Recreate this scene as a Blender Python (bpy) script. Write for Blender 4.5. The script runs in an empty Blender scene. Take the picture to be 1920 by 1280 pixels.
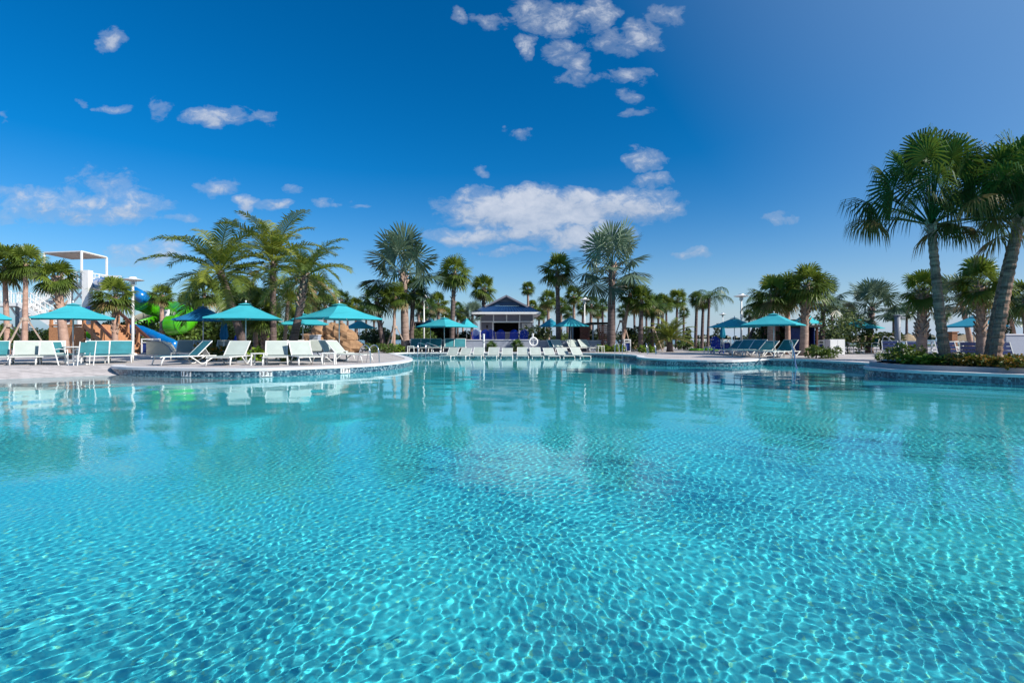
import bpy, math, random
import numpy as np
from mathutils import Vector, Matrix
from mathutils.geometry import tessellate_polygon
PI = math.pi
R = math.radians
SC = bpy.context.scene
COL = SC.collection

# ------------------------------------------------------------------ camera
CAM_H = 1.1            # above the paving; the water lies 0.3 m lower
F = 960.0              # focal length in pixels of the 1920 wide photograph
HY = 633.0             # horizon row
cam = bpy.data.objects.new('camera', bpy.data.cameras.new('camera'))
COL.objects.link(cam)
SC.camera = cam
cam.location = (0, 0, CAM_H)
cam.rotation_euler = (R(90), 0, 0)
cam.data.lens = 18
cam.data.sensor_width = 36
cam.data.shift_y = -7 / 1920
cam.data.clip_end = 9000
cam.data.clip_start = 0.05

# ------------------------------------------------------------------ sky and sun
SUN_EL, SUN_AZ = 34.0, 116.0        # azimuth clockwise from the view direction (+Y)
SC.view_settings.view_transform = 'Standard'
SC.view_settings.look = 'None'
SC.view_settings.gamma = 1
SC.view_settings.exposure = 0.55
world = bpy.data.worlds.new('World')
SC.world = world
world.use_nodes = True


class NT:
    """small helper for building node trees"""
    def __init__(s, tree):
        s.t = tree
    def n(s, typ, **kw):
        nd = s.t.nodes.new(typ)
        for k, v in kw.items():
            if k.startswith('i_'):
                key = k[2:]
                key = int(key) if key.isdigit() else key.replace('_', ' ')
                s.put(nd.inputs[key], v)
            else:
                setattr(nd, k, v)
        return nd
    def put(s, sock, v):
        if isinstance(v, bpy.types.NodeSocket):
            s.t.links.new(v, sock)
        elif isinstance(v, (tuple, list)) and sock.type == 'RGBA' and len(v) == 3:
            sock.default_value = (*v, 1)
        else:
            sock.default_value = v
    def m(s, op, a, b=0.0, c=None, clamp=False):
        nd = s.t.nodes.new('ShaderNodeMath')
        nd.operation = op
        nd.use_clamp = clamp
        s.put(nd.inputs[0], a)
        s.put(nd.inputs[1], b)
        if c is not None:
            s.put(nd.inputs[2], c)
        return nd.outputs[0]
    def ramp(s, fac, stops, interp='LINEAR'):
        nd = s.t.nodes.new('ShaderNodeValToRGB')
        cr = nd.color_ramp
        cr.interpolation = interp
        while len(cr.elements) < len(stops):
            cr.elements.new(0.5)
        for e, (p, c) in zip(cr.elements, stops):
            e.position = p
            e.color = (*c, 1) if len(c) == 3 else c
        s.put(nd.inputs[0], fac)
        return nd.outputs[0]
    def mix(s, fac, a, b, mode='MIX'):
        nd = s.t.nodes.new('ShaderNodeMix')
        nd.data_type = 'RGBA'
        nd.blend_type = mode
        s.put(nd.inputs[0], fac)
        s.put(nd.inputs[6], a)
        s.put(nd.inputs[7], b)
        return nd.outputs[2]
    def noise(s, vec, scale, detail=3.0, rough=0.5, dim='3D', out=0, dist=0.0):
        nd = s.t.nodes.new('ShaderNodeTexNoise')
        nd.noise_dimensions = dim
        if vec is not None:
            s.t.links.new(vec, nd.inputs['Vector'])
        nd.inputs['Scale'].default_value = scale
        nd.inputs['Detail'].default_value = detail
        nd.inputs['Roughness'].default_value = rough
        nd.inputs['Distortion'].default_value = dist
        return nd.outputs[out]


wt = NT(world.node_tree)
world.node_tree.nodes.clear()
sky = wt.n('ShaderNodeTexSky', sky_type='NISHITA', sun_disc=False, sun_elevation=R(SUN_EL), sun_rotation=R(SUN_AZ),
           altitude=0.0, air_density=0.9, dust_density=0.7, ozone_density=3.5)
# a polarised, saturated sky as in the photograph
hsv = wt.n('ShaderNodeHueSaturation', i_Saturation=1.47, i_Value=1.10, i_Hue=0.502, i_Color=sky.outputs[0])
tc = wt.n('ShaderNodeTexCoord')
sep = wt.n('ShaderNodeSeparateXYZ', i_0=tc.outputs['Generated'])
dx, dy, dz = sep.outputs
# clouds: a flat deck far above, seen in the direction of each sky ray (u = x/y, v = z/y around +Y)
dyc = wt.m('MAXIMUM', dy, 0.05)
u = wt.m('DIVIDE', dx, dyc)
v = wt.m('DIVIDE', dz, dyc)
# photo pixels -> (u,v); cx, cy, half width, half height, strength
CLOUDS = [(1000, 395, 165, 40, 1.35), (1195, 385, 95, 28, 1.2), (930, 443, 125, 15, .95), (1080, 440, 115, 28, 1.05), (965, 472, 75, 5, .6),
          (1090, 370, 60, 20, .9), (1000, 22, 38, 34, .78), (1048, 40, 34, 36, .74), (1120, 28, 36, 34, .8), (1058, 95, 34, 24, .76), (1088, 118, 26, 20, .7), (1150, 85, 44, 30, .78), (1205, 70, 40, 30, .72), (1248, 30, 38, 22, .66),
          (925, 42, 40, 16, .8), (1170, 142, 58, 14, .62), (985, 90, 16, 20, .6), (1085, 150, 40, 16, .6), (865, 30, 14, 14, .5),
          (405, 220, 62, 17, .8), (300, 208, 20, 22, .6), (490, 222, 32, 10, .6), (212, 205, 34, 8, .55), (155, 193, 14, 7, .5), (208, 70, 24, 22, .78),
          (140, 388, 180, 32, .78), (270, 380, 66, 18, .68), (180, 340, 60, 30, .55), (60, 400, 120, 26, .5), (415, 350, 40, 16, .65), (455, 385, 20, 18, .85), (510, 385, 32, 9, .65),
          (345, 405, 50, 10, .6), (280, 475, 80, 22, .82), (615, 378, 32, 8, .6), (550, 355, 22, 9, .5), (670, 388, 20, 5, .45),
          (1210, 300, 36, 22, .66), (1218, 345, 32, 14, .75), (1180, 182, 22, 14, .5), (1190, 212, 36, 8, .5), (905, 323, 22, 8, .6), (975, 253, 28, 9, .5),
          (1465, 405, 36, 9, .52), (1285, 478, 32, 9, .75), (345, 590, 60, 8, .3), (935, 243, 10, 8, .5), (1800, 585, 160, 12, .55), (1880, 600, 120, 14, .6), (5, 215, 12, 8, .5)]
comb = wt.n('ShaderNodeCombineXYZ', i_0=u, i_1=wt.m('MULTIPLY', v, 1.5), i_2=0.0)
nA = wt.noise(comb.outputs[0], 9.0, 7.0, 0.55, dist=0.25)
nB = wt.noise(comb.outputs[0], 26.0, 9.0, 0.68, dist=0.4)
warp = wt.n('ShaderNodeTexNoise', i_Scale=14.0, i_Detail=4.0, i_Vector=comb.outputs[0])
wsep = wt.n('ShaderNodeSeparateXYZ', i_0=warp.outputs[1])
uw = wt.m('ADD', u, wt.m('MULTIPLY', wt.m('SUBTRACT', wsep.outputs[0], 0.5), 0.07))
vw = wt.m('ADD', v, wt.m('MULTIPLY', wt.m('SUBTRACT', wsep.outputs[1], 0.5), 0.05))
mask = None
bs = None
for (px, py, hw, hh, st) in CLOUDS:
    a = wt.m('DIVIDE', wt.m('SUBTRACT', uw, (px - 960) / F), hw / F * 1.25)
    b = wt.m('DIVIDE', wt.m('SUBTRACT', vw, (HY - py) / F), hh / F * 1.35)
    d2 = wt.m('ADD', wt.m('MULTIPLY', a, a), wt.m('MULTIPLY', b, b))
    g = wt.m('MULTIPLY', wt.m('MAXIMUM', wt.m('SUBTRACT', 1.0, d2), 0.0), st)
    mask = g if mask is None else wt.m('MAXIMUM', mask, g)
    gb = wt.m('MULTIPLY', g, b)
    bs = gb if bs is None else wt.m('ADD', bs, gb)
dens = wt.m('ADD', mask, wt.m('MULTIPLY', wt.m('SUBTRACT', nA, 0.5), 1.6))
dens = wt.m('ADD', dens, wt.m('MULTIPLY', wt.m('SUBTRACT', nB, 0.5), 1.7))
dens = wt.m('MULTIPLY', dens, wt.m('GREATER_THAN', mask, 0.001))
alpha = wt.ramp(dens, [(0.10, (0, 0, 0)), (0.45, (.26, .26, .26)), (1.15 / 1.15, (.80, .80, .80))], 'EASE')
front = wt.m('MULTIPLY', alpha, wt.m('GREATER_THAN', dy, 0.06))
lit = wt.ramp(wt.m('ADD', wt.m('ADD', wt.m('MULTIPLY', nB, 0.4), wt.m('MULTIPLY', dens, 0.40)), wt.m('MULTIPLY', bs, 0.35)), [(0.3, (3.1, 3.8, 5.0)), (0.9, (6.2, 6.4, 6.9))])
hazef = wt.m('MULTIPLY', wt.m('POWER', 2.718, wt.m('MULTIPLY', wt.m('MAXIMUM', dz, 0.0), -13.0)), 0.85)
hazec = wt.mix(wt.m('MULTIPLY', wt.m('ADD', dx, 1.0), 0.5, clamp=True), (1.5, 3.3, 5.3), (4.4, 5.3, 6.8))
skyb = wt.mix(hazef, hsv.outputs[0], hazec)
SDv = (math.cos(R(SUN_EL)) * math.sin(R(SUN_AZ)), math.cos(R(SUN_EL)) * math.cos(R(SUN_AZ)), math.sin(R(SUN_EL)))
dot = wt.m('ADD', wt.m('ADD', wt.m('MULTIPLY', dx, SDv[0]), wt.m('MULTIPLY', dy, SDv[1])), wt.m('MULTIPLY', dz, SDv[2]))
glow = wt.m('MULTIPLY', wt.m('POWER', wt.m('MAXIMUM', wt.m('MULTIPLY', wt.m('ADD', dot, -0.10), 2.6), 0.0, clamp=True), 1.2), 0.5)
skyb = wt.mix(glow, skyb, (2.0, 3.4, 5.5))
skycol = wt.mix(front, skyb, lit)
bg = wt.n('ShaderNodeBackground', i_Color=skycol, i_Strength=0.085)
wo = wt.n('ShaderNodeOutputWorld', i_Surface=bg.outputs[0])

sun = bpy.data.objects.new('sun', bpy.data.lights.new('sun', 'SUN'))
COL.objects.link(sun)
sun.data.energy = 4.4
sun.data.angle = R(0.53)
sun.data.color = (1.0, 0.95, 0.87)
sun.data.cycles.is_caustics_light = True
SD = Vector((math.cos(R(SUN_EL)) * math.sin(R(SUN_AZ)), math.cos(R(SUN_EL)) * math.cos(R(SUN_AZ)), math.sin(R(SUN_EL))))
sun.rotation_euler = SD.to_track_quat('Z', 'Y').to_euler()
SC.cycles.max_bounces = 8
SC.cycles.transparent_max_bounces = 12
SC.cycles.transmission_bounces = 6
SC.cycles.glossy_bounces = 4
SC.cycles.diffuse_bounces = 3
SC.cycles.caustics_refractive = True
SC.cycles.caustics_reflective = False
SC.cycles.sample_clamp_indirect = 6
SC.cycles.sample_clamp_direct = 0
SC.cycles.use_denoising = True


# ------------------------------------------------------------------ helpers
def gx(px, D):
    return (px - 960.0) / F * D

def gz(py, D):
    return CAM_H + (HY - py) / F * D

def P(px, py, D):
    return Vector((gx(px, D), D, gz(py, D)))

def gd(py, z=0.0):
    """distance of a ground point seen at row py"""
    return (CAM_H - z) * F / (py - HY)


class MB:
    """collects shapes into one mesh"""
    def __init__(s):
        s.v, s.f, s.mi, s.c, s.cur, s.tone = [], [], [], [], 0, 0.5
    def raw(s, vs, fs):
        o = len(s.v)
        s.v.extend([tuple(p) for p in vs])
        s.c.extend([s.tone] * len(vs))
        for f in fs:
            s.f.append(tuple(i + o for i in f))
            s.mi.append(s.cur)
        return s
    def box(s, c, d, M=None):
        x, y, z = d[0] / 2, d[1] / 2, d[2] / 2
        vs = [Vector((sx * x, sy * y, sz * z)) for sz in (-1, 1) for sy in (-1, 1) for sx in (-1, 1)]
        vs = [(M @ q if M is not None else q) + Vector(c) for q in vs]
        return s.raw(vs, [(0, 2, 3, 1), (4, 5, 7, 6), (0, 1, 5, 4), (2, 6, 7, 3), (0, 4, 6, 2), (1, 3, 7, 5)])
    def beam(s, a, b, w, h=None, up=(0, 0, 1)):
        a, b = Vector(a), Vector(b)
        h = w if h is None else h
        t = (b - a)
        if t.length < 1e-6:
            return s
        t.normalize()
        u_ = t.cross(Vector(up))
        if u_.length < 1e-3:
            u_ = t.cross(Vector((1, 0, 0)))
        u_.normalize()
        n_ = u_.cross(t)
        vs = [p + u_ * (i * w / 2) + n_ * (j * h / 2) for p in (a, b) for i, j in ((-1, -1), (1, -1), (1, 1), (-1, 1))]
        return s.raw(vs, [(0, 3, 2, 1), (4, 5, 6, 7), (0, 1, 5, 4), (1, 2, 6, 5), (2, 3, 7, 6), (3, 0, 4, 7)])
    def tube(s, pts, r, n=8, cap=True, arc=None, ref=None):
        pts = [Vector(p) for p in pts]
        rs = r if isinstance(r, (list, tuple)) else [r] * len(pts)
        rings, u_ = [], None
        for i, p in enumerate(pts):
            t = (pts[min(i + 1, len(pts) - 1)] - pts[max(i - 1, 0)])
            t.normalize()
            if ref is not None:
                u_ = t.cross(Vector(ref)).normalized()
            elif u_ is None:
                u_ = t.cross(Vector((0, 0, 1)))
                if u_.length < 1e-2:
                    u_ = t.cross(Vector((0, 1, 0)))
                u_.normalize()
            else:
                u_ = (u_ - t * u_.dot(t)).normalized()
            w = u_.cross(t)
            a0, a1 = (0, 2 * PI) if arc is None else arc
            m = n if arc is None else n + 1
            rings.append([p + (u_ * math.cos(a0 + (a1 - a0) * k / n) + w * math.sin(a0 + (a1 - a0) * k / n)) * rs[i] for k in range(m)])
        m = len(rings[0])
        vs = [q for ring in rings for q in ring]
        fs = []
        for i in range(len(rings) - 1):
            for k in range(m if arc is None else m - 1):
                k2 = (k + 1) % m
                fs.append((i * m + k, i * m + k2, (i + 1) * m + k2, (i + 1) * m + k))
        if cap and arc is None:
            fs.append(tuple(range(m))[::-1])
            fs.append(tuple((len(rings) - 1) * m + k for k in range(m)))
        return s.raw(vs, fs)
    def lathe(s, prof, n=16, c=(0, 0, 0)):
        vs = [Vector((r * math.cos(2 * PI * k / n), r * math.sin(2 * PI * k / n), z)) + Vector(c) for r, z in prof for k in range(n)]
        fs = [(i * n + k, i * n + (k + 1) % n, (i + 1) * n + (k + 1) % n, (i + 1) * n + k) for i in range(len(prof) - 1) for k in range(n)]
        return s.raw(vs, fs)
    def poly(s, pts, z0, z1):
        """vertical prism over a plan outline"""
        n = len(pts)
        vs = [(p[0], p[1], z0) for p in pts] + [(p[0], p[1], z1) for p in pts]
        tri = tessellate_polygon([[Vector((p[0], p[1], 0)) for p in pts]])
        fs = [(i, (i + 1) % n, n + (i + 1) % n, n + i) for i in range(n)]
        fs += [tuple(n + k for k in t) for t in tri] + [tuple(t) for t in tri]
        return s.raw(vs, fs)
    def build(s, name, mats, parent=None, smooth=False, tones=False, loc=None):
        me = bpy.data.meshes.new(name)
        me.from_pydata(s.v, [], s.f)
        mats = mats if isinstance(mats, (list, tuple)) else [mats]
        for m_ in mats:
            me.materials.append(m_)
        if len(mats) > 1:
            me.polygons.foreach_set('material_index', s.mi)
        if smooth:
            me.polygons.foreach_set('use_smooth', [True] * len(me.polygons))
        if tones:
            at = me.attributes.new('tone', 'FLOAT', 'POINT')
            at.data.foreach_set('value', s.c)
        me.update()
        o = bpy.data.objects.new(name, me)
        COL.objects.link(o)
        if parent is not None:
            o.parent = parent
        if loc is not None:
            o.location = loc
        return o


def tag(o, label=None, cat=None, group=None, kind=None):
    if label: o['label'] = label
    if cat: o['category'] = cat
    if group: o['group'] = group
    if kind: o['kind'] = kind
    return o

def empty(name, loc=(0, 0, 0), rz=0.0, label=None, cat=None, group=None):
    o = bpy.data.objects.new(name, None)
    COL.objects.link(o)
    o.location = loc
    o.rotation_euler = (0, 0, rz)
    o.empty_display_size = 0.2
    return tag(o, label, cat, group)

def kids(o):
    return [c for c in bpy.data.objects if c.parent == o]

def copy_tree(o, parent=None, tree=None):
    c = o.copy()
    COL.objects.link(c)
    c.parent = parent
    for ch in kids(o):
        copy_tree(ch, c)
    return c

def place(proto, used, loc, rz, label, group=None, scale=None):  # used: which prototypes already stand in the scene
    """the first use moves the prototype itself, later ones copy it with its parts"""
    o = proto if not used.get(id_of(proto)) else copy_tree(proto)
    used[id_of(proto)] = True
    o.location = loc
    o.rotation_euler = (0, 0, rz)
    o['label'] = label
    if group: o['group'] = group
    elif 'group' in o: del o['group']
    if scale is not None:
        o.scale = scale if isinstance(scale, (tuple, list)) else (scale,) * 3
    return o

def id_of(o):
    return [c.name for c in kids(o)][0]

USED = {}

# ------------------------------------------------------------------ materials
def mat(name, col, rough=0.6, metal=0.0, var=0.12, scale=6.0, bump=0.0, bscale=40.0, spec=0.4, trans=0.0, coat=0.0):
    m_ = bpy.data.materials.new(name)
    m_.use_nodes = True
    t = NT(m_.node_tree)
    b = m_.node_tree.nodes['Principled BSDF']
    co = t.n('ShaderNodeTexCoord').outputs['Object']
    n1 = t.noise(co, scale, 5.0, 0.6)
    dark = tuple(c * (1 - var) for c in col)
    lite = tuple(min(1, c * (1 + var * 0.6)) for c in col)
    c_ = t.ramp(n1, [(0.3, dark), (0.7, lite)])
    t.put(b.inputs['Base Color'], c_)
    t.put(b.inputs['Roughness'], t.m('ADD', rough - 0.06, t.m('MULTIPLY', n1, 0.12)))
    b.inputs['Metallic'].default_value = metal
    b.inputs['Specular IOR Level'].default_value = spec
    b.inputs['Coat Weight'].default_value = coat
    if bump:
        n2 = t.noise(co, bscale, 4.0, 0.6)
        bp = t.n('ShaderNodeBump', i_Strength=bump, i_Distance=0.02, i_Height=n2)
        t.put(b.inputs['Normal'], bp.outputs[0])
    if trans:
        tr = t.n('ShaderNodeBsdfTranslucent', i_Color=c_)
        mx = t.n('ShaderNodeMixShader', i_0=trans, i_1=b.outputs[0], i_2=tr.outputs[0])
        t.put(m_.node_tree.nodes['Material Output'].inputs[0], mx.outputs[0])
    return m_

def leafmat(name, young, old, dry, trans=0.3, rough=0.45, spec=0.4):
    """foliage: the tone attribute of each leaf runs from young to old to dried"""
    m_ = bpy.data.materials.new(name)
    m_.use_nodes = True
    t = NT(m_.node_tree)
    b = m_.node_tree.nodes['Principled BSDF']
    at = t.n('ShaderNodeAttribute', attribute_name='tone')
    c_ = t.ramp(at.outputs['Fac'], [(0.0, young), (0.45, old), (0.8, old), (0.92, dry)])
    t.put(b.inputs['Base Color'], c_)
    b.inputs['Roughness'].default_value = rough
    b.inputs['Specular IOR Level'].default_value = spec
    tr = t.n('ShaderNodeBsdfTranslucent', i_Color=t.mix(0.5, c_, (0.16, 0.2, 0.02), 'MIX'))
    mx = t.n('ShaderNodeMixShader', i_0=trans, i_1=b.outputs[0], i_2=tr.outputs[0])
    t.put(m_.node_tree.nodes['Material Output'].inputs[0], mx.outputs[0])
    return m_

def trunkmat(name, a, b_, ring=18.0, bump=0.6):
    m_ = bpy.data.materials.new(name)
    m_.use_nodes = True
    t = NT(m_.node_tree)
    b = m_.node_tree.nodes['Principled BSDF']
    co = t.n('ShaderNodeTexCoord').outputs['Object']
    mp = t.n('ShaderNodeMapping', i_Vector=co)
    mp.inputs['Scale'].default_value = (1.2, 1.2, ring)
    n1 = t.noise(mp.outputs[0], 1.0, 4.0, 0.6)
    mp2 = t.n('ShaderNodeMapping', i_Vector=co)
    mp2.inputs['Scale'].default_value = (14, 14, 3)
    n2 = t.noise(mp2.outputs[0], 2.0, 5.0, 0.65)
    f = t.m('ADD', t.m('MULTIPLY', n1, 0.65), t.m('MULTIPLY', n2, 0.35))
    t.put(b.inputs['Base Color'], t.ramp(f, [(0.36, a), (0.6, b_)]))
    b.inputs['Roughness'].default_value = 0.9
    bp = t.n('ShaderNodeBump', i_Strength=bump, i_Distance=0.03, i_Height=f)
    t.put(b.inputs['Normal'], bp.outputs[0])
    return m_

M = {}
M['white'] = mat('white_paint', (.78, .78, .76), .4, var=.06, scale=3, spec=.5)
M['resin'] = mat('white_resin', (.74, .74, .71), .35, var=.05, scale=5, spec=.5)
M['alu'] = mat('brushed_aluminium', (.62, .63, .65), .35, metal=.6, var=.08)
M['steel'] = mat('polished_steel', (.7, .71, .73), .16, metal=1.0, var=.04)
M['greymetal'] = mat('grey_metal', (.26, .28, .31), .5, var=.1)
M['teal_sling'] = mat('teal_sling', (.035, .20, .235), .8, var=.22, scale=3, bump=.3, bscale=160)
M['pale_sling'] = mat('pale_sling', (.40, .45, .415), .8, var=.09, scale=3, bump=.25, bscale=160)
M['grey_sling'] = mat('grey_sling', (.30, .33, .30), .8, var=.1, scale=3, bump=.25, bscale=160)
M['navy_sling'] = mat('navy_sling', (.012, .03, .12), .8, var=.2, scale=3, bump=.25, bscale=160)
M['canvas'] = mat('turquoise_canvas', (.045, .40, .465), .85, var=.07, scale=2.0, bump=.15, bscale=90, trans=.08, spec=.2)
M['canvas_blue'] = mat('blue_canvas', (.01, .16, .36), .85, var=.1, scale=2, trans=.15)  # blue of the furled parasol; on the open one it stands for shade
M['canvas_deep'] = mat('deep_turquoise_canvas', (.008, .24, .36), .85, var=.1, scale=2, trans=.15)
M['blue_plastic'] = mat('blue_plastic', (.0, .04, .42), .6, var=.1, spec=.2)
M['navy'] = mat('navy_panel', (.008, .03, .18), .45, var=.12)
M['roofblue'] = mat('blue_metal_roof', (.010, .048, .145), .36, var=.18, scale=1.5, spec=.6)
M['palegrey'] = mat('pale_grey_siding', (.20, .20, .245), .6, var=.08)
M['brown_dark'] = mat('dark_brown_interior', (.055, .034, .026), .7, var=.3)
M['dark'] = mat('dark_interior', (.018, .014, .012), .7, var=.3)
M['wood'] = mat('warm_timber', (.44, .21, .10), .65, var=.3, scale=9, bump=.3)
M['wood_dark'] = mat('dark_stained_rail', (.10, .035, .02), .6, var=.3, scale=9)
M['redwood'] = mat('red_cedar', (.30, .10, .065), .65, var=.3, scale=9)
M['stone'] = mat('tan_rock', (.33, .195, .105), .9, var=.45, scale=2.2, bump=1.0, bscale=7)
M['concrete'] = mat('painted_concrete', (.60, .60, .62), .75, var=.08, scale=2)
M['greywall'] = mat('grey_stucco', (.30, .33, .40), .85, var=.08, scale=3, bump=.3, bscale=60)  # grey-blue stucco of the low walls and utility box
M['whitewall'] = mat('white_stucco', (.62, .62, .66), .8, var=.07, scale=3)
M['planter'] = mat('planter_stucco', (.42, .41, .42), .85, var=.1, scale=4, bump=.3, bscale=50)
M['glaze'] = mat('dark_teal_glaze', (.012, .07, .10), .25, var=.3, scale=7, spec=.6)
M['terracotta'] = mat('dark_brown_clay', (.10, .028, .02), .6, var=.3, scale=14)
M['brick'] = mat('brown_brick', (.30, .14, .075), .85, var=.35, scale=14, bump=.5)
M['mulch'] = mat('dark_mulch', (.018, .010, .007), .95, var=.5, scale=30, bump=1.0, bscale=50)
M['soil'] = mat('grass_and_soil', (.06, .085, .03), .95, var=.45, scale=.8, bump=.8, bscale=12)
M['thatch'] = mat('dry_thatch', (.40, .30, .18), .95, var=.35, scale=20, bump=.8)
M['lime'] = mat('lime_foam', (.16, .42, .02), .6, var=.1)
M['slide_blue'] = mat('blue_fibreglass', (.003, .16, .46), .25, var=.1, scale=1.2, spec=.6, coat=.3)
M['slide_navy'] = mat('navy_fibreglass', (.006, .035, .24), .3, var=.1, scale=1.2, spec=.6)
M['slide_teal'] = mat('teal_fibreglass', (.03, .26, .32), .3, var=.2, scale=1.2, spec=.5)
M['slide_green'] = mat('green_fibreglass', (.07, .40, .008), .25, var=.18, scale=1.2, spec=.6, coat=.3)
M['slide_cream'] = mat('cream_fibreglass', (.60, .56, .44), .5, var=.12, scale=1.2)
M['canopy_tan'] = mat('tan_shade_cloth', (.42, .34, .30), .85, var=.08)
M['stake'] = mat('raw_timber_stake', (.40, .31, .25), .85, var=.25, scale=12)
M['glass_lamp'] = mat('lamp_glass', (.75, .76, .78), .15, var=.03, spec=.6)
M['towel'] = mat('tan_tabletop', (.48, .41, .27), .5, var=.12)
M['mark_white'] = mat('glazed_white_tile', (.70, .70, .72), .3, var=.05)
M['mark_black'] = mat('black_lettering', (.02, .02, .025), .5, var=.1)
M['sabal'] = leafmat('sabal_leaf', (.20, .26, .035), (.085, .135, .022), (.30, .21, .09), rough=.45)
M['sabal_dark'] = leafmat('dark_fan_leaf', (.10, .18, .035), (.042, .090, .024), (.20, .16, .07), rough=.42)
M['silver'] = leafmat('silver_fan_leaf', (.185, .26, .175), (.075, .125, .085), (.22, .19, .14), trans=.15, rough=.42, spec=.55)
M['date'] = leafmat('feather_leaf', (.26, .28, .03), (.105, .15, .03), (.30, .21, .09), rough=.42)
M['glossy'] = leafmat('glossy_fan_leaf', (.046, .155, .024), (.017, .062, .016), (.15, .12, .04), trans=.30, rough=.55, spec=.2)
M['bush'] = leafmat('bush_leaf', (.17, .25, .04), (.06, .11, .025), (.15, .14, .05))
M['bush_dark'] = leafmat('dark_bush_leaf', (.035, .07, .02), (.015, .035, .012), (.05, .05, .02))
M['bush_pale'] = leafmat('pale_bush_leaf', (.24, .29, .14), (.09, .14, .05), (.25, .22, .12))
M['croton'] = leafmat('croton_leaf', (.42, .17, .02), (.06, .10, .018), (.34, .06, .015))
M['fern'] = leafmat('bright_broad_leaf', (.20, .30, .03), (.07, .15, .02), (.2, .2, .05))
M['trunk'] = trunkmat('sabal_bark', (.16, .105, .085), (.38, .27, .22), 9)
M['trunk_pink'] = trunkmat('smooth_tan_bark', (.26, .155, .115), (.46, .30, .235), 4)
M['trunk_dark'] = trunkmat('dark_bark', (.045, .03, .026), (.17, .12, .11), 10)
M['trunk_ring'] = trunkmat('ringed_bark', (.060, .032, .022), (.33, .205, .15), 11, 1.0)
M['boot'] = mat('leaf_base', (.38, .27, .20), .9, var=.35, scale=10)

# paving: pale concrete pavers
m_ = bpy.data.materials.new('pale_pavers'); m_.use_nodes = True
t = NT(m_.node_tree); b = m_.node_tree.nodes['Principled BSDF']
co = t.n('ShaderNodeTexCoord').outputs['Object']
br = t.n('ShaderNodeTexBrick', i_Vector=co, i_Scale=1.0, i_Color1=(.63, .575, .555), i_Color2=(.46, .42, .405), i_Mortar=(.28, .265, .26))
br.inputs['Mortar Size'].default_value = .008
br.inputs['Brick Width'].default_value = .40
br.inputs['Row Height'].default_value = .20
big = t.noise(co, .35, 4.0, .6)
fine = t.noise(co, 9.0, 4.0, .6)
c_ = t.mix(1.0, br.outputs[0], t.ramp(t.m('ADD', t.m('MULTIPLY', big, .6), t.m('MULTIPLY', fine, .4)), [(.3, (.80, .79, .78)), (.7, (1, 1, 1))]), 'MULTIPLY')
t.put(b.inputs['Base Color'], c_)
b.inputs['Roughness'].default_value = .85
t.put(b.inputs['Normal'], t.n('ShaderNodeBump', i_Strength=.25, i_Distance=.01, i_Height=br.outputs['Fac']).outputs[0])
M['paving'] = m_
M['coping'] = mat('pale_coping', (.66, .65, .66), .7, var=.1, scale=2, bump=.15)

# pool plaster with pebbles of coloured glass
m_ = bpy.data.materials.new('aqua_pebble_plaster'); m_.use_nodes = True
t = NT(m_.node_tree); b = m_.node_tree.nodes['Principled BSDF']
co = t.n('ShaderNodeTexCoord').outputs['Object']
vo = t.n('ShaderNodeTexVoronoi', i_Vector=co, i_Scale=45.0)
base = t.ramp(t.noise(co, .22, 3.0, .5), [(.3, (.085, .68, .735)), (.7, (.115, .76, .80))])
peb = t.ramp(t.n('ShaderNodeSeparateColor', i_0=vo.outputs['Color']).outputs[0],
             [(0.0, (.60, 1.0, 1.02)), (.5, (.95, 1.0, 1.0)), (.93, (1.2, 1.05, 1.0)), (.985, (3.0, 1.25, .8))])
t.put(b.inputs['Base Color'], t.mix(1.0, base, peb, 'MULTIPLY'))
b.inputs['Roughness'].default_value = .7
M['plaster'] = m_

# waterline mosaic
m_ = bpy.data.materials.new('blue_waterline_mosaic'); m_.use_nodes = True
t = NT(m_.node_tree); b = m_.node_tree.nodes['Principled BSDF']
co = t.n('ShaderNodeTexCoord').outputs['Object']
vo = t.n('ShaderNodeTexVoronoi', i_Vector=co, i_Scale=16.0, distance='CHEBYCHEV')
vo.inputs['Randomness'].default_value = .35
t.put(b.inputs['Base Color'], t.ramp(t.n('ShaderNodeSeparateColor', i_0=vo.outputs['Color']).outputs[0],
      [(0.0, (.012, .04, .075)), (.4, (.035, .095, .145)), (.75, (.09, .185, .24)), (1.0, (.26, .34, .38))]))
b.inputs['Roughness'].default_value = .2
b.inputs['Specular IOR Level'].default_value = .6
M['mosaic'] = m_

# pool water: clear, faintly aqua
m_ = bpy.data.materials.new('pool_water'); m_.use_nodes = True
t = NT(m_.node_tree); m_.node_tree.nodes.clear()
co = t.n('ShaderNodeTexCoord').outputs['Object']
bpw = t.n('ShaderNodeBump', i_Strength=.35, i_Distance=.004, i_Height=t.noise(co, 7.0, 3.0, .55))
gl = t.n('ShaderNodeBsdfGlass', i_Roughness=0.0, i_IOR=1.333, i_Color=(.84, .98, 1.0))
t.put(gl.inputs['Normal'], bpw.outputs[0])
t.n('ShaderNodeOutputMaterial', i_Surface=gl.outputs[0])
M['water'] = m_
m_ = bpy.data.materials.new('lake_water'); m_.use_nodes = True
t = NT(m_.node_tree); b = m_.node_tree.nodes['Principled BSDF']
b.inputs['Base Color'].default_value = (.01, .05, .09, 1)
b.inputs['Roughness'].default_value = .12
co = t.n('ShaderNodeTexCoord').outputs['Object']
t.put(b.inputs['Normal'], t.n('ShaderNodeBump', i_Strength=.6, i_Distance=.2, i_Height=t.noise(co, .8, 4.0, .6)).outputs[0])
M['lake'] = m_


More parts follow.
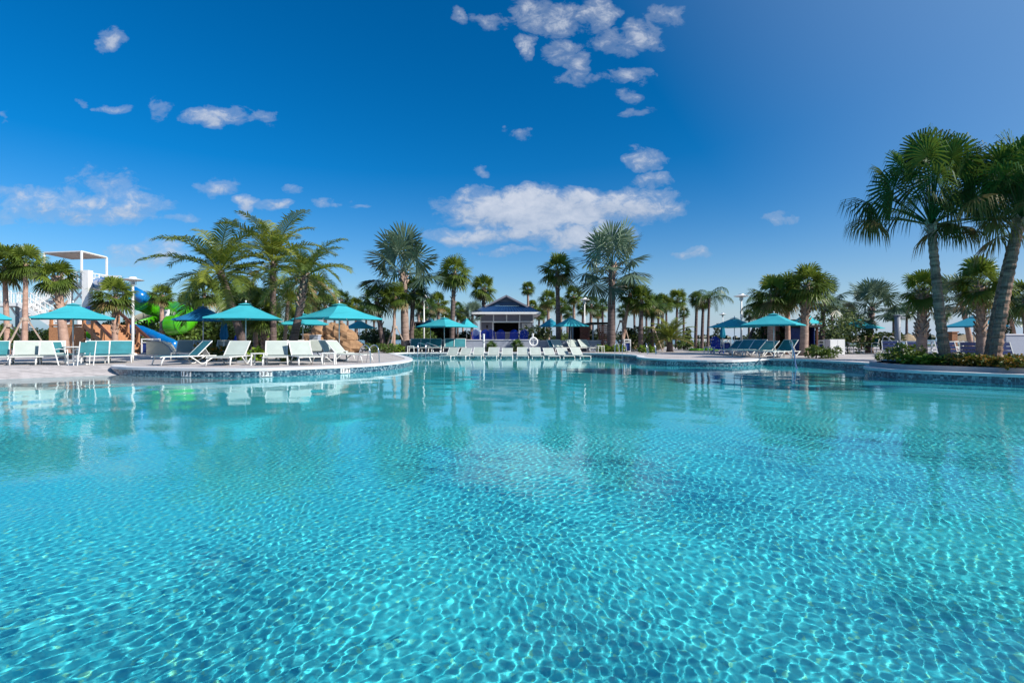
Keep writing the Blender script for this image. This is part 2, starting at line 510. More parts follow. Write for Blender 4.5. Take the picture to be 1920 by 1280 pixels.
# ------------------------------------------------------------------ pool basin, deck, water
def crom(pts, n=5):
    """smooth open curve through the points"""
    out = []
    for i in range(len(pts) - 1):
        p0, p1, p2, p3 = pts[max(i - 1, 0)], pts[i], pts[i + 1], pts[min(i + 2, len(pts) - 1)]
        for k in range(n):
            s = k / n
            out.append(tuple(.5 * ((2 * p1[j]) + (-p0[j] + p2[j]) * s + (2 * p0[j] - 5 * p1[j] + 4 * p2[j] - p3[j]) * s * s
                                   + (-p0[j] + 3 * p1[j] - 3 * p2[j] + p3[j]) * s ** 3) for j in range(len(p1))))
    out.append(tuple(pts[-1]))
    return out

curveA = crom([(-15.9, 20.5), (-15.3, 19.6), (-14.2, 18.9), (-12.5, 18.4), (-10.4, 18.0), (-8.7, 18.2), (-6.9, 19.6), (-5.7, 21.1), (-5.05, 23.5), (-5.2, 26.6),
               (-6.6, 31), (-7.9, 34.6), (-8.3, 36.4), (-7.2, 37.6), (-3, 37.7), (2, 37.3), (5.4, 36.2), (7.2, 34), (7.7, 31.5), (7.2, 29.4), (7.3, 27.0), (8.7, 25.2),
               (10.6, 24.7), (12.0, 25.6), (13.2, 26.6), (14.5, 25.8), (15.1, 24.2), (15.4, 22.4), (15.1, 21.2), (14.1, 20.3), (13.3, 19.3), (13.0, 18.2), (13.3, 17.0), (14.2, 15.9),
               (15.4, 14.7), (17.2, 12.8), (19, 9), (19.6, 2), (19.6, -6)], 5)
pool = [(-34, -6), (-34, 20.5)] + curveA
outer = [(-75, -12), (75, -12), (75, 62), (-75, 62)]
tri = tessellate_polygon([[Vector((x, y, 0)) for x, y in outer], [Vector((x, y, 0)) for x, y in pool]])
allp = outer + pool
mb = MB().raw([(x, y, 0) for x, y in allp], [tuple(t_) for t_ in tri])
o = mb.build('pool_deck', M['paving']); tag(o, kind='structure')
for p_ in o.data.polygons:
    if p_.normal.z < 0:
        p_.flip()

FLOOR = -1.05
mb = MB()
n = len(curveA)
for i in range(n - 1):                       # basin walls: mosaic band then plaster
    (x0, y0), (x1, y1) = curveA[i], curveA[i + 1]
    mb.cur = 0
    mb.raw([(x0, y0, -.05), (x1, y1, -.05), (x1, y1, -.36), (x0, y0, -.36)], [(0, 1, 2, 3)])
    mb.cur = 1
    mb.raw([(x0, y0, -.36), (x1, y1, -.36), (x1, y1, FLOOR - .1), (x0, y0, FLOOR - .1)], [(0, 1, 2, 3)])
basin = mb.build('pool_wall', [M['mosaic'], M['plaster']]); tag(basin, kind='structure')
basin.cycles.is_caustics_receiver = True

def offset(pts, d):
    out = []
    for i, p in enumerate(pts):
        a, c = pts[max(i - 1, 0)], pts[min(i + 1, len(pts) - 1)]
        t_ = Vector((c[0] - a[0], c[1] - a[1])).normalized()
        nn = Vector((-t_.y, t_.x))
        out.append((p[0] + nn.x * d, p[1] + nn.y * d))
    return out

ci, co_ = offset(curveA, -.035), offset(curveA, .36)
mb = MB()
for i in range(n - 1):
    a, b_, c_, d_ = ci[i], ci[i + 1], co_[i + 1], co_[i]
    mb.raw([(*a, .018), (*b_, .018), (*c_, .018), (*d_, .018), (*a, -.075), (*b_, -.075), (*c_, -.02), (*d_, -.02)],
           [(3, 2, 1, 0), (0, 1, 5, 4), (2, 3, 7, 6), (4, 5, 6, 7)])
tag(mb.build('pool_coping', M['coping']), kind='structure')

mb = MB().raw([(-40, -14, FLOOR), (26, -14, FLOOR), (26, 40, FLOOR), (-40, 40, FLOOR)], [(0, 1, 2, 3)])
fl = mb.build('pool_floor', M['plaster']); tag(fl, kind='structure'); fl.cycles.is_caustics_receiver = True
# beach entry: the paving runs down into the water at the west end
mb = MB()
nx_, ny_ = 60, 60
vs, fs = [], []
for j in range(ny_ + 1):
    for i in range(nx_ + 1):
        x = -34 + 24.5 * i / nx_
        y = 8 + 12.5 * j / ny_
        tt = max(0.0, (20.6 - y) + .75 * (x + 16))
        vs.append((x, y, max(FLOOR - .02, -.125 * tt - .0005)))
for j in range(ny_):
    for i in range(nx_):
        a = j * (nx_ + 1) + i
        fs.append((a, a + 1, a + nx_ + 2, a + nx_ + 1))
be = mb.raw(vs, fs).build('beach_entry_paving', M['paving'], smooth=True); tag(be, kind='structure'); be.cycles.is_caustics_receiver = True
# shallow sun shelf for the in-pool loungers
mb = MB().poly([(-8.2, 33.2), (-3, 33.0), (2, 32.8), (7.6, 32.2), (8.4, 34), (6, 37.2), (-3, 38.2), (-8.6, 37.5)], FLOOR - .05, -.46)
sh = mb.build('sun_shelf', M['plaster']); tag(sh, kind='structure'); sh.cycles.is_caustics_receiver = True

# water surface: real ripples on a mesh that is finer close by
rng = np.random.RandomState(11)
ys = []
y = -5.0
while y < 39.5:
    ys.append(y)
    y += .25 if y < 1.2 else max(.0098, .0024 * y * min(1.0, y / 9 + .28))
ys = np.array(ys)
NX = 1480
uu = np.linspace(-1, 1, NX)
Y = np.repeat(ys[:, None], NX, 1)
X = uu[None, :] * (np.maximum(np.abs(Y), 1.0) * 1.15 + 3.0)
X = np.clip(X, -34, 24)
SP = np.maximum(.0098, np.maximum((np.maximum(np.abs(Y), 1.0) * 1.15 + 3.0) * 2 / NX, np.gradient(ys)[:, None] * np.ones_like(X)))
patch = np.zeros_like(X)
for i in range(10):       # calm and ruffled patches
    lam = rng.uniform(5, 12); th = rng.uniform(0, PI)
    patch += np.sin(2 * PI / lam * (X * math.cos(th) + Y * math.sin(th)) + rng.uniform(0, 6.28)) / 10
patch = np.clip(.82 + 1.3 * patch, .22, 1.22)
calm = np.clip(1.12 - (Y - 13) / 11.0, .12, 1.0)
Z = np.zeros_like(X)
WX = X + .10 * np.sin(Y * 1.7 + .6 * X) + .06 * np.sin(2.9 * X + 1.1 * Y)
WY = Y + .10 * np.sin(X * 1.3 - .5 * Y) + .06 * np.sin(3.1 * Y - .7 * X)
for i in range(90):
    lam = math.exp(rng.uniform(math.log(.040), math.log(.115)))
    th = rng.normal(-.45, .85) if i % 3 else rng.uniform(0, PI)
    k = 2 * PI / lam
    a = .000050 * (lam / .1) ** 1.3
    Z += a * np.sin(k * (WX * math.cos(th) + WY * math.sin(th)) + rng.uniform(0, 6.28)) * np.clip((lam / SP - 2.6) / 2.0, 0, 1)
Z = Z * patch * calm
for i in range(8):
    lam = rng.uniform(.9, 2.2); th = rng.uniform(0, PI)
    Z += .0010 * np.sin(2 * PI / lam * (X * math.cos(th) + Y * math.sin(th)) + rng.uniform(0, 6.28)) * calm
Z -= .3
NR = len(ys)
co3 = np.stack([X, Y, Z], -1).reshape(-1, 3)
idx = np.arange(NR * NX).reshape(NR, NX)
fq = np.stack([idx[:-1, :-1], idx[:-1, 1:], idx[1:, 1:], idx[1:, :-1]], -1).reshape(-1, 4)
me = bpy.data.meshes.new('pool_water')
me.vertices.add(len(co3)); me.vertices.foreach_set('co', co3.ravel().astype(np.float32))
me.loops.add(fq.size); me.loops.foreach_set('vertex_index', fq.ravel().astype(np.int32))
me.polygons.add(len(fq)); me.polygons.foreach_set('loop_start', np.arange(0, fq.size, 4, dtype=np.int32))
me.update(calc_edges=True)
me.polygons.foreach_set('use_smooth', np.ones(len(fq), bool))
me.materials.append(M['water'])
wat = bpy.data.objects.new('pool_water', me)
COL.objects.link(wat); tag(wat, kind='structure')
wat.cycles.is_caustics_caster = True

# land, lake and far shore
mb = MB()
mb.raw([(-900, 60, -.03), (900, 60, -.03), (900, 92, -.03), (-900, 92, -.03), (900, 95, -2), (-900, 95, -2)], [(0, 1, 2, 3), (3, 2, 4, 5)])
mb.raw([(-900, -60, -.035), (-74, -60, -.035), (-74, 60, -.035), (-900, 60, -.035)], [(0, 1, 2, 3)])
mb.raw([(74, -60, -.035), (900, -60, -.035), (900, 60, -.035), (74, 60, -.035)], [(0, 1, 2, 3)])
tag(mb.build('ground', M['soil']), kind='structure')
tag(MB().raw([(-5000, 93, -1.2), (5000, 93, -1.2), (5000, 8000, -1.2), (-5000, 8000, -1.2)], [(0, 1, 2, 3)]).build('lake', M['lake']), kind='structure')
rnd = random.Random(5)
mb = MB()
for i in range(520):
    x = -1100 + 2200 * i / 520 + rnd.uniform(-2, 2)
    hgt = 3.5 + 2.5 * math.sin(i * .07) * math.sin(i * .023) + rnd.uniform(0, 2.6)
    yy = 620 + rnd.uniform(-12, 12)
    rr = rnd.uniform(3, 5.5)
    mb.lathe([(rr * .9, -1.3), (rr, hgt * .3), (rr * .75, hgt * .75), (.1, hgt)], 7, (x, yy, 0))
tag(mb.build('far_treeline', M['bush_dark'], tones=True), 'dark low tree line along the far shore of the lake', 'treeline', kind='stuff')

# ------------------------------------------------------------------ palms
def frame_of(az, el):
    t_ = Vector((math.cos(el) * math.cos(az), math.cos(el) * math.sin(az), math.sin(el)))
    s_ = Vector((-math.sin(az), math.cos(az), 0))
    return t_, s_, t_.cross(s_)

def fan_leaf(mb, rnd, az, el, pet, blade, nseg, spread, droop, tone, wid=1.0, sag=.35, r0=.0, fuse=0.0):
    t_, s_, n_ = frame_of(az, el)
    p = Vector((math.cos(az), math.sin(az), 0)) * r0
    pts = [p.copy()]
    cur = el
    for k in range(4):
        cur -= sag * .3 * max(0.2, math.cos(cur))
        t_, s_, n_ = frame_of(az, cur)
        p = p + t_ * pet / 4
        pts.append(p.copy())
    mb.tone = .30 if tone < .85 else .95
    mb.tube(pts, [blade * .030, blade * .026, blade * .022, blade * .018, blade * .014], 3, cap=False)
    roll = rnd.uniform(-.5, .5)
    s2 = s_ * math.cos(roll) + n_ * math.sin(roll)
    n2 = t_.cross(s2)
    for i in range(nseg):
        a = R(spread) * (2 * (i + rnd.uniform(-.2, .2)) / (nseg - 1) - 1)
        d = t_ * math.cos(a) + s2 * math.sin(a) + n2 * (-.34 * (1 - math.cos(a)) + .10 * ((i % 2) - .5))
        d.normalize()
        L = blade * (.78 + .22 * math.cos(a * .6)) * rnd.uniform(.88, 1.06)
        side = (s2 * math.cos(a) - t_ * math.sin(a)) * (blade * .052 * wid * 26 / nseg)
        dn = Vector((0, 0, -1)) * droop * L
        s1, s2_ = .42, .76
        if fuse:
            s1, s2_ = fuse, .5 + fuse * .5
            side = side.normalized() * (L * fuse * R(spread) / (nseg - 1) * .98)
        q1 = p + d * L * s1
        q2 = p + d * L * s2_ + dn * .14
        q3 = p + d * L * (1.0 - .12 * droop) + dn * .52
        mb.tone = min(1, max(0, tone + rnd.uniform(-.12, .12)))
        mb.raw([p, q1 - side, q1 + side + n2 * (.012 * blade), q2 - side * .7, q2 + side * .7, q3], [(0, 1, 2), (1, 3, 4, 2), (3, 5, 4)])

def fan_crown(seed, nl=34, pet=.48, blade=.55, nseg=22, spread=115, droop=.35, lo=-40, hi=82, sag=.5, wid=1.0, dead=.08, fuse=0.0, jit=.12):
    rnd = random.Random(seed)
    mb = MB()
    for i in range(nl):
        f = (i + .5) / nl
        el = R(hi + (lo - hi) * (f ** 1.15)) + rnd.uniform(-jit, jit)
        az = i * 2.39996 + rnd.uniform(-.25, .25)
        tone = (.05 + .62 * f) + rnd.uniform(-.25, .25)
        if f > .86 and rnd.random() < dead * 6:
            tone = rnd.uniform(.88, 1)
        fan_leaf(mb, rnd, az, el, pet * rnd.uniform(.85, 1.15), blade * rnd.uniform(.88, 1.1), nseg, spread, droop * (1 + .6 * f), tone, wid, sag, 0.0, fuse)
    return mb

def feather_frond(mb, rnd, az, el, L, curl, nl, ll, tone, vee=.35, hang=.25, wd=.012):
    p = Vector((0, 0, 0))
    pts, fr = [p.copy()], []
    cur = el
    NS = 14
    for k in range(NS):
        t_, s_, n_ = frame_of(az, cur)
        fr.append((t_, s_, n_))
        p = p + t_ * L / NS
        pts.append(p.copy())
        cur -= curl / NS * (.5 + 1.1 * k / NS)
    fr.append(fr[-1])
    mb.tone = .25
    mb.tube(pts, [L * .011 * (1 - .85 * k / NS) for k in range(NS + 1)], 3, cap=False)
    for i in range(nl):
        s = .14 + .86 * (i + .5) / nl
        k = min(NS - 1, int(s * NS)); fk = s * NS - k
        q = pts[k].lerp(pts[k + 1], fk)
        t_, s_, n_ = fr[k]
        l_ = ll * L * (math.sin(PI * min(1, .12 + .80 * s)) ** .7) * rnd.uniform(.85, 1.1)
        for sg in (-1, 1):
            ph = rnd.uniform(-.25, .25)
            d = (t_ * (.45 + .5 * s) + s_ * sg * .85 + n_ * (vee + ph)).normalized()
            w = t_ * (L * wd)
            m1 = q + d * l_ * .5
            e = q + d * l_ * .93 + Vector((0, 0, -1)) * l_ * hang * rnd.uniform(.7, 1.6)
            mb.tone = min(1, max(0, tone + rnd.uniform(-.15, .15)))
            mb.raw([q - w * .5, q + w * .5, m1 + w * .6, m1 - w * .6, e], [(0, 1, 2, 3), (3, 2, 4)])

def feather_crown(seed, nf=22, curl=1.5, nl=34, ll=.24, lo=-25, hi=80, hang=.3, vee=.3, wd=.012, bias=None):
    rnd = random.Random(seed)
    mb = MB()
    for i in range(nf):
        f = (i + .5) / nf
        el = R(hi + (lo - hi) * f ** 1.1) + rnd.uniform(-.1, .1)
        az = i * 2.39996 + rnd.uniform(-.3, .3)
        tone = .05 + .6 * f + rnd.uniform(-.28, .28)
        if f > .9 and rnd.random() < .3: tone = .95
        feather_frond(mb, rnd, az, el, rnd.uniform(.85, 1.08), curl * rnd.uniform(.8, 1.2) * (1 - .25 * f), nl, ll, tone, vee, hang, wd)
    return mb

MESH = {}
def shared(key, mb, mtl):
    """build once; each later palm gets a new object on the same mesh"""
    if key not in MESH:
        tmp = mb().build('crown', mtl, tones=True)
        MESH[key] = tmp.data
        bpy.data.objects.remove(tmp)
    return MESH[key]

CROWN = {
    'sabal': [lambda k=k: fan_crown(100 + k, nl=30, pet=.46, blade=.58, nseg=26, droop=.34, lo=-30, sag=.5, wid=.85, jit=.26) for k in range(4)],
    'sabal_dark': [lambda k=k: fan_crown(200 + k, nl=26, pet=.48, blade=.54, nseg=24, droop=.38, lo=-28, sag=.5, wid=.85, jit=.26) for k in range(3)],
    'silver': [lambda k=k: fan_crown(300 + k, nl=23, pet=.56, blade=.47, nseg=36, spread=150, droop=.08, lo=-28, hi=82, sag=.34, dead=.0, fuse=.6, jit=.22) for k in range(2)],
    'glossy': [lambda k=k: fan_crown(400 + k, nl=32, pet=.66, blade=.39, nseg=44, spread=130, droop=.62, lo=12, hi=87, sag=.30, wid=.8, jit=.16) for k in range(2)],
    'date': [lambda k=k: feather_crown(500 + k, nf=24, curl=1.45, nl=44, ll=.25, lo=-25, hang=.22, wd=.015) for k in range(3)],
    'droopy': [lambda k=k: feather_crown(600 + k, nf=13, curl=2.4, nl=36, ll=.22, lo=0, hi=75, hang=.9, vee=.05) for k in range(1)],
    'pygmy': [lambda k=k: feather_crown(700 + k, nf=36, curl=1.2, nl=40, ll=.22, lo=-5, hi=82, hang=.2, wd=.016) for k in range(2)],
}
LEAFM = {'sabal': 'sabal', 'sabal_dark': 'sabal_dark', 'silver': 'silver', 'glossy': 'glossy', 'date': 'date', 'droopy': 'sabal_dark', 'pygmy': 'date'}
PCOUNT = {}

def trunk_mb(h, top, r0, r1, bow, rings, boots, seed, flare=1.35):
    rnd = random.Random(seed)
    mb = MB()
    nn = max(10, int(h * (9 if rings else 4)))
    pts, rs = [], []
    for k in range(nn + 1):
        s = k / nn
        e = s ** (1 + bow)
        p = Vector((top[0] * e, top[1] * e, h * s - .15 * (k == 0)))
        r = r0 + (r1 - r0) * min(1, s * 1.3)
        if s < .12: r *= 1 + (flare - 1) * (1 - s / .12) ** 2
        if rings: r *= 1 + .075 * (1 if k % 2 else -1)
        else: r *= 1 + rnd.uniform(-.03, .03)
        pts.append(p); rs.append(r)
    mb.tube(pts, rs, 12)
    if boots:                                   # criss-cross cut leaf bases on the upper trunk
        mb.cur = 1
        s0, num = boots
        for i in range(num):
            s = s0 + (1 - s0) * i / num
            e = s ** (1 + bow)
            c = Vector((top[0] * e, top[1] * e, h * s))
            az = i * 2.39996
            r = r0 + (r1 - r0) * min(1, s * 1.3)
            d = Vector((math.cos(az), math.sin(az), 0))
            sd = Vector((-d.y, d.x, 0)) * (.5 if i % 2 else -.5)
            a = c + d * r * .75
            b2 = c + d * r * 1.55 + Vector((0, 0, r * 1.5)) + sd * r
            mb.beam(a, b2, r * .55, r * .16)
    return mb

def palm(kind, bx, D, tx, ty, rpx, tw, label, cat='palm tree', bark='trunk', bow=.35, rings=False, boots=None, z0=0.0, group=None, sc_z=1.0, rot=None, lean_y=0.0, name='fan_palm', nostem=False):
    """bx: trunk foot column; D: distance; (tx,ty): where the crown sits; rpx: crown radius; tw: trunk width (photo pixels)"""
    i = PCOUNT.get(kind, 0); PCOUNT[kind] = i + 1
    base = Vector((gx(bx, D), D, z0))
    topx = gx(tx, D) - base.x
    h = gz(ty, D) - z0
    root = empty(name, base, 0, label, cat, group)
    w = tw * D / F / 2
    if not nostem:
        tm = trunk_mb(h, (topx, lean_y), w * 1.1, w * .85, bow, rings, boots, i * 7 + 3)
        tm.build('trunk', [M[bark], M['boot']], root, smooth=not rings)
    var = CROWN[kind]
    key = (kind, i % len(var))
    me_ = shared(key, var[i % len(var)], M[LEAFM[kind]])
    c = bpy.data.objects.new('crown', me_)
    COL.objects.link(c); c.parent = root
    c.location = (topx, lean_y, h - w * .4)
    s = rpx * D / F
    c.scale = (s, s, s * sc_z)
    c.rotation_euler = (0, 0, (i * 1.9) if rot is None else rot)
    return root

G1 = 'cabbage palms around the pool'
# west group
palm('sabal', 14, 34, 8, 500, 50, 9, 'tall cabbage palm with straight tan trunk at the far west edge of the deck', bark='trunk_pink', group=G1, sc_z=1.05)
palm('sabal', 46, 33.5, 49, 492, 40, 9, 'tall cabbage palm propped by timber stakes beside the slide tower', bark='trunk_pink', group=G1, sc_z=1.1)
palm('sabal', 123, 26.8, 106, 518, 43, 15, 'thick cabbage palm with criss-cross leaf bases in front of the slide tower', bark='trunk_pink', boots=(.45, 46), bow=.1, group=G1)
palm('sabal', 216, 31, 214, 556, 46, 10, 'stout cabbage palm between the slide tower and the white lamp post', bark='trunk_pink', boots=(.35, 40), group=G1)
palm('sabal', 304, 40, 303, 553, 30, 8, 'small slim cabbage palm standing before the green slide', bark='trunk_pink', boots=(.75, 16), group=G1, sc_z=.85)
for k_, (x_, dx_) in enumerate(((46, -1), (46, 1), (46, 0))):
    pass
# feather palms of the peninsula
palm('date', 462, 25.5, 412, 508, 128, 15, 'leaning feather palm with long arching fronds reaching over the blue slide exit', bark='trunk_dark', bow=.2, name='feather_palm', group='feather palms of the peninsula', rot=.4)
palm('date', 512, 28.5, 512, 492, 124, 12, 'tallest feather palm of the peninsula with upright trunk', bark='trunk_dark', name='feather_palm', group='feather palms of the peninsula', boots=(.7, 26), rot=2.2)
palm('date', 536, 24.5, 572, 516, 102, 15, 'feather palm with curved trunk behind the pale loungers', bark='trunk_dark', bow=-.35, name='feather_palm', group='feather palms of the peninsula', boots=(.6, 34), rot=4.0)
palm('sabal_dark', 480, 30, 476, 575, 55, 9, 'dark fan palm half hidden between the two tallest feather palms', bark='trunk', name='fan_palm')
palm('sabal', 497, 29, 490, 590, 48, 11, 'short rough-trunked palm just behind the big turquoise parasol', bark='trunk', boots=(.2, 40))
palm('date', 533, 33, 540, 565, 62, 7, 'slender feather palm in the shade behind the peninsula', bark='trunk', name='feather_palm')
G2 = 'palms in the dense belt behind the peninsula'
for (x_, D_, y_, r_, kd, lab) in ((383, 44, 548, 42, 'sabal', 'round-headed palm behind the blue parasol'), (350, 52, 575, 34, 'sabal', 'low palm between the slides and the blue parasol'),
                                  (430, 52, 560, 36, 'sabal_dark', 'dark palm behind the leaning feather palm'), (590, 46, 545, 40, 'sabal', 'palm head just east of the curved feather palm'),
                                  (560, 50, 575, 34, 'sabal', 'low palm behind the curved feather trunk'), (640, 58, 560, 24, 'sabal_dark', 'small dark palm above the rock mound'),
                                  (668, 60, 572, 22, 'sabal', 'small palm right behind the open parasol near the rocks'), (610, 54, 572, 30, 'sabal_dark', 'dark palm directly behind the rock mound'),
                                  (455, 58, 545, 34, 'sabal', 'farthest palm seen through the leaning feather palm'), (335, 60, 592, 30, 'sabal_dark', 'squat dark palm behind the green slide')):
    palm(kd, x_, D_, x_, y_, r_, 7, lab, group=G2)
# silver palms and their neighbours
palm('silver', 760, 40.8, 756, 512, 88, 15, 'large silver fan palm with stout grey trunk west of the bar', bark='trunk', group='silver fan palms', boots=(.85, 14), sc_z=1.12, rot=.3)
palm('silver', 1146, 40, 1148, 498, 86, 15, 'large silver-green fan palm standing east of the bar by the cedar screen', bark='trunk_dark', group='silver fan palms', boots=(.75, 20), sc_z=1.1, rot=2.0)
palm('silver', 1630, 37, 1634, 575, 64, 11, 'squat silver-green fan palm behind the small parasol and dining set', bark='trunk_dark', group='silver fan palms', boots=(.5, 24), sc_z=.95, rot=1.0)
palm('silver', 1822, 33, 1800, 560, 62, 9, 'silver fan palm between the two great dark palms', bark='trunk_pink', group='silver fan palms', sc_z=.9, rot=4.0)
palm('sabal_dark', 722, 40, 706, 560, 40, 10, 'leaning dark palm at the west side of the largest silver palm', bark='trunk_dark', bow=-.2, boots=(.5, 26))
palm('sabal', 738, 39.5, 741, 555, 34, 6, 'thin straight palm propped beside the silver palm west of the bar', bark='trunk_pink')
palm('sabal_dark', 771, 42, 775, 545, 38, 9, 'dark palm tucked behind the silver palm west of the bar', bark='trunk_dark')
palm('sabal', 847, 41.6, 852, 512, 42, 9, 'tall cabbage palm above the two parasols west of the bar', bark='trunk_dark', boots=(.6, 24), group=G1, sc_z=1.05)
palm('sabal', 907, 62, 907, 540, 32, 8, 'cabbage palm with tufted trunk rising just behind the bar roof', bark='trunk_dark', boots=(.4, 40), group=G1)
palm('silver', 884, 52, 886, 590, 30, 6, 'small pale palm peeping out beside the bar eave')
G3 = 'palms in the row behind the bar'
for (x_, D_, y_, r_, tw_, lab) in ((800, 52, 575, 25, 5, 'small palm beside the tall lamp post west of the bar'), (822, 55, 568, 26, 6, 'palm in the row seen behind the tall cabbage palm west of the bar'),
                                   (785, 58, 565, 26, 5, 'palm in the row just east of the silver palm'), (868, 62, 590, 18, 4, 'low palm in the row between the parasols and the bar'),
                                   (990, 62, 540, 17, 5, 'small upright palm just above the east slope of the bar roof'), (998, 66, 575, 16, 5, 'low palm close behind the east corner of the bar roof'),
                                   (1028, 58, 562, 24, 6, 'palm between the bar and the tall cabbage palm east of it'), (1052, 66, 572, 20, 5, 'low palm at the foot of the tall cabbage palm east of the bar'),
                                   (1076, 50, 553, 24, 6, 'neat small palm beside the east lamp post'), (1108, 52, 570, 24, 6, 'shaded palm above the cedar screened cabana')):
    palm('sabal' if D_ != 52 else 'sabal_dark', x_, D_, x_, y_, r_, tw_, lab, group=G3)
palm('sabal', 1047, 42.2, 1045, 508, 42, 9, 'tall cabbage palm rising above the vented parasol east of the bar', bark='trunk_dark', boots=(.75, 16), group=G1)
palm('sabal_dark', 1166, 41, 1182, 550, 38, 7, 'leaning slim palm just east of the silver palm by the cedar screen', bark='trunk_pink')
palm('sabal', 1201, 40, 1203, 562, 34, 9, 'palm with dark trunk beside the beige stone shelter', bark='trunk_dark', group=G1)
palm('sabal_dark', 1223, 42, 1224, 572, 30, 8, 'dark palm standing by the short stainless handrail', bark='trunk_dark')
palm('sabal', 1241, 50, 1243, 568, 24, 6, 'small palm behind the bushy date palm', group=G3)
palm('sabal', 1268, 58, 1270, 560, 24, 5, 'small lone palm above the bushy date palm', bark='trunk_dark', group=G3)
G6 = 'far small palms behind the pool terrace'
for k_, (x_, y_, r_, lab) in enumerate(((628, 582, 17, 'just above the boulder mound'), (652, 578, 19, 'right of the boulder mound'), (686, 585, 18, 'left of the leaning dark palm'), (702, 592, 15, 'below the leaning dark palm'),
        (790, 590, 17, 'over the dark flat-roofed cabana'), (812, 585, 18, 'above the parasol west of the bar'), (838, 588, 16, 'right of the tall cabbage palm trunk west of the bar'), (858, 578, 17, 'beyond the tall cabbage palm west of the bar'),
        (1010, 590, 16, 'touching the bar eave on the east'), (1020, 580, 17, 'between the bar and the tall east cabbage palm'), (1064, 585, 17, 'above the vented parasol'), (1092, 578, 18, 'right beside the east lamp post'),
        (1122, 585, 18, 'over the open cabana'), (1130, 572, 17, 'close to the east silver palm trunk'), (1168, 582, 18, 'behind the leaning slim palm'), (1190, 575, 18, 'above the beige stone shelter'), (1212, 582, 17, 'next to the shaded dark palm'),
        (1234, 580, 17, 'left of the bushy date palm'), (1250, 570, 19, 'above the bushy date palm'), (1282, 585, 14, 'right of the bushy date palm'), (1404, 590, 17, 'right of the lamp post by the teal loungers'), (1425, 583, 19, 'left of the cabbage palm clump'),
        (1560, 572, 22, 'above the pale flowering bush'), (1590, 580, 20, 'left of the squat silver palm'), (1676, 590, 18, 'left of the grey post'), (1700, 585, 20, 'right of the grey post'), (1765, 588, 20, 'behind the dark upright great trunk'), (1880, 590, 18, 'above the conifer near the grey wall'))):
    palm('sabal_dark' if k_ % 3 else 'sabal', x_, 58 + (k_ * 7) % 13, x_ + (k_ % 3 - 1), y_, r_, 4.5, 'small far palm ' + lab, group=G6, bark='trunk_dark')
palm('pygmy', 1256, 40, 1256, 634, 52, 12, 'bushy low date palm with gold-green fronds behind the pool corner', name='date_palm', bark='trunk_dark', sc_z=1.05)
G4 = 'three slim palms on the lake side'
palm('sabal', 1304, 48, 1307, 560, 19, 6, 'westernmost of the three slim lakeside palms', bark='trunk_dark', group=G4)
palm('sabal', 1316, 47, 1319, 565, 19, 6, 'middle of the three slim lakeside palms', bark='trunk_dark', group=G4)
palm('droopy', 1327, 46, 1330, 560, 46, 5, 'easternmost slim lakeside palm with long drooping feather fronds', bark='trunk_dark', group=G4, rot=-.5, name='feather_palm')
palm('droopy', 1402, 40, 1440, 575, 52, 6, 'arching feather palm behind the east lamp post', bark='trunk_dark', rot=2.4, name='feather_palm', bow=.9)
palm('sabal', 1446, 32.5, 1447, 555, 50, 14, 'stout cabbage palm behind the teal loungers, west one of its clump', bark='trunk', boots=(.5, 36), group='clump of cabbage palms by the dark cabana')
palm('sabal', 1477, 33.5, 1477, 548, 44, 9, 'middle palm of the clump by the dark cabana', bark='trunk_pink', boots=(.7, 18), group='clump of cabbage palms by the dark cabana')
palm('sabal', 1507, 31.5, 1512, 535, 56, 14, 'rough-trunked cabbage palm at the east end of its clump, beside the dark cabana', bark='trunk', boots=(.4, 46), group='clump of cabbage palms by the dark cabana')
palm('silver', 1540, 36, 1545, 560, 48, 9, 'grey-leaved palm behind the dark cabana', bark='trunk_dark')
palm('sabal', 1728, 24, 1729, 545, 46, 17, 'rough-trunked palm just behind the more upright great dark palm', bark='trunk', boots=(.3, 60), bow=.1, sc_z=1.1)
palm('sabal', 1840, 23, 1838, 535, 58, 15, 'rough-trunked palm with bright upright leaves between the great dark palms', bark='trunk', boots=(.3, 60), bow=.1, sc_z=1.15)
palm('sabal_dark', 1926, 30, 1922, 560, 55, 10, 'palm at the far east edge behind the navy loungers', bark='trunk')
palm('silver', 1905, 36, 1893, 585, 46, 8, 'grey palm just beyond the leaning great palm', bark='trunk_pink')
G5 = 'great dark-leaved palms in the raised planter'
palm('glossy', 1776, 17.6, 1746, 420, 152, 17, 'great dark fan palm with slightly bowed ringed trunk on the raised planter', bark='trunk_ring', rings=True, bow=-.25, z0=.16, group=G5, boots=(.93, 14), sc_z=1.24, rot=.2)
palm('glossy', 1864, 16.6, 1914, 408, 158, 19, 'great dark fan palm leaning strongly over the raised planter', bark='trunk_ring', rings=True, bow=.25, z0=.16, group=G5, boots=(.93, 14), sc_z=1.12, rot=2.2)
palm('glossy', 1850, 18.4, 1903, 425, 105, 10, 'thinner ringed palm right behind the strongly leaning great palm', bark='trunk_ring', rings=True, bow=.3, z0=.16, group=G5, sc_z=1.05, rot=3.9)

palm('glossy', 960 + 21.2 / 14.5 * F, 14.5, 960 + 21.0 / 14.5 * F, 240, 190, 20, 'unseen dark fan palm added beyond the east edge for its shade, farther from the water', bark='trunk_ring', rings=True, z0=.16, group=G5, rot=1.0)  # out of view, added to cast shade on the pool
palm('glossy', 960 + 19.8 / 11.6 * F, 11.6, 960 + 19.2 / 11.6 * F, 170, 230, 24, 'unseen dark fan palm added beyond the east edge for its shade, nearer to the water', bark='trunk_ring', rings=True, z0=.16, group=G5, rot=3.0)  # second unseen palm, added for more shade on the water

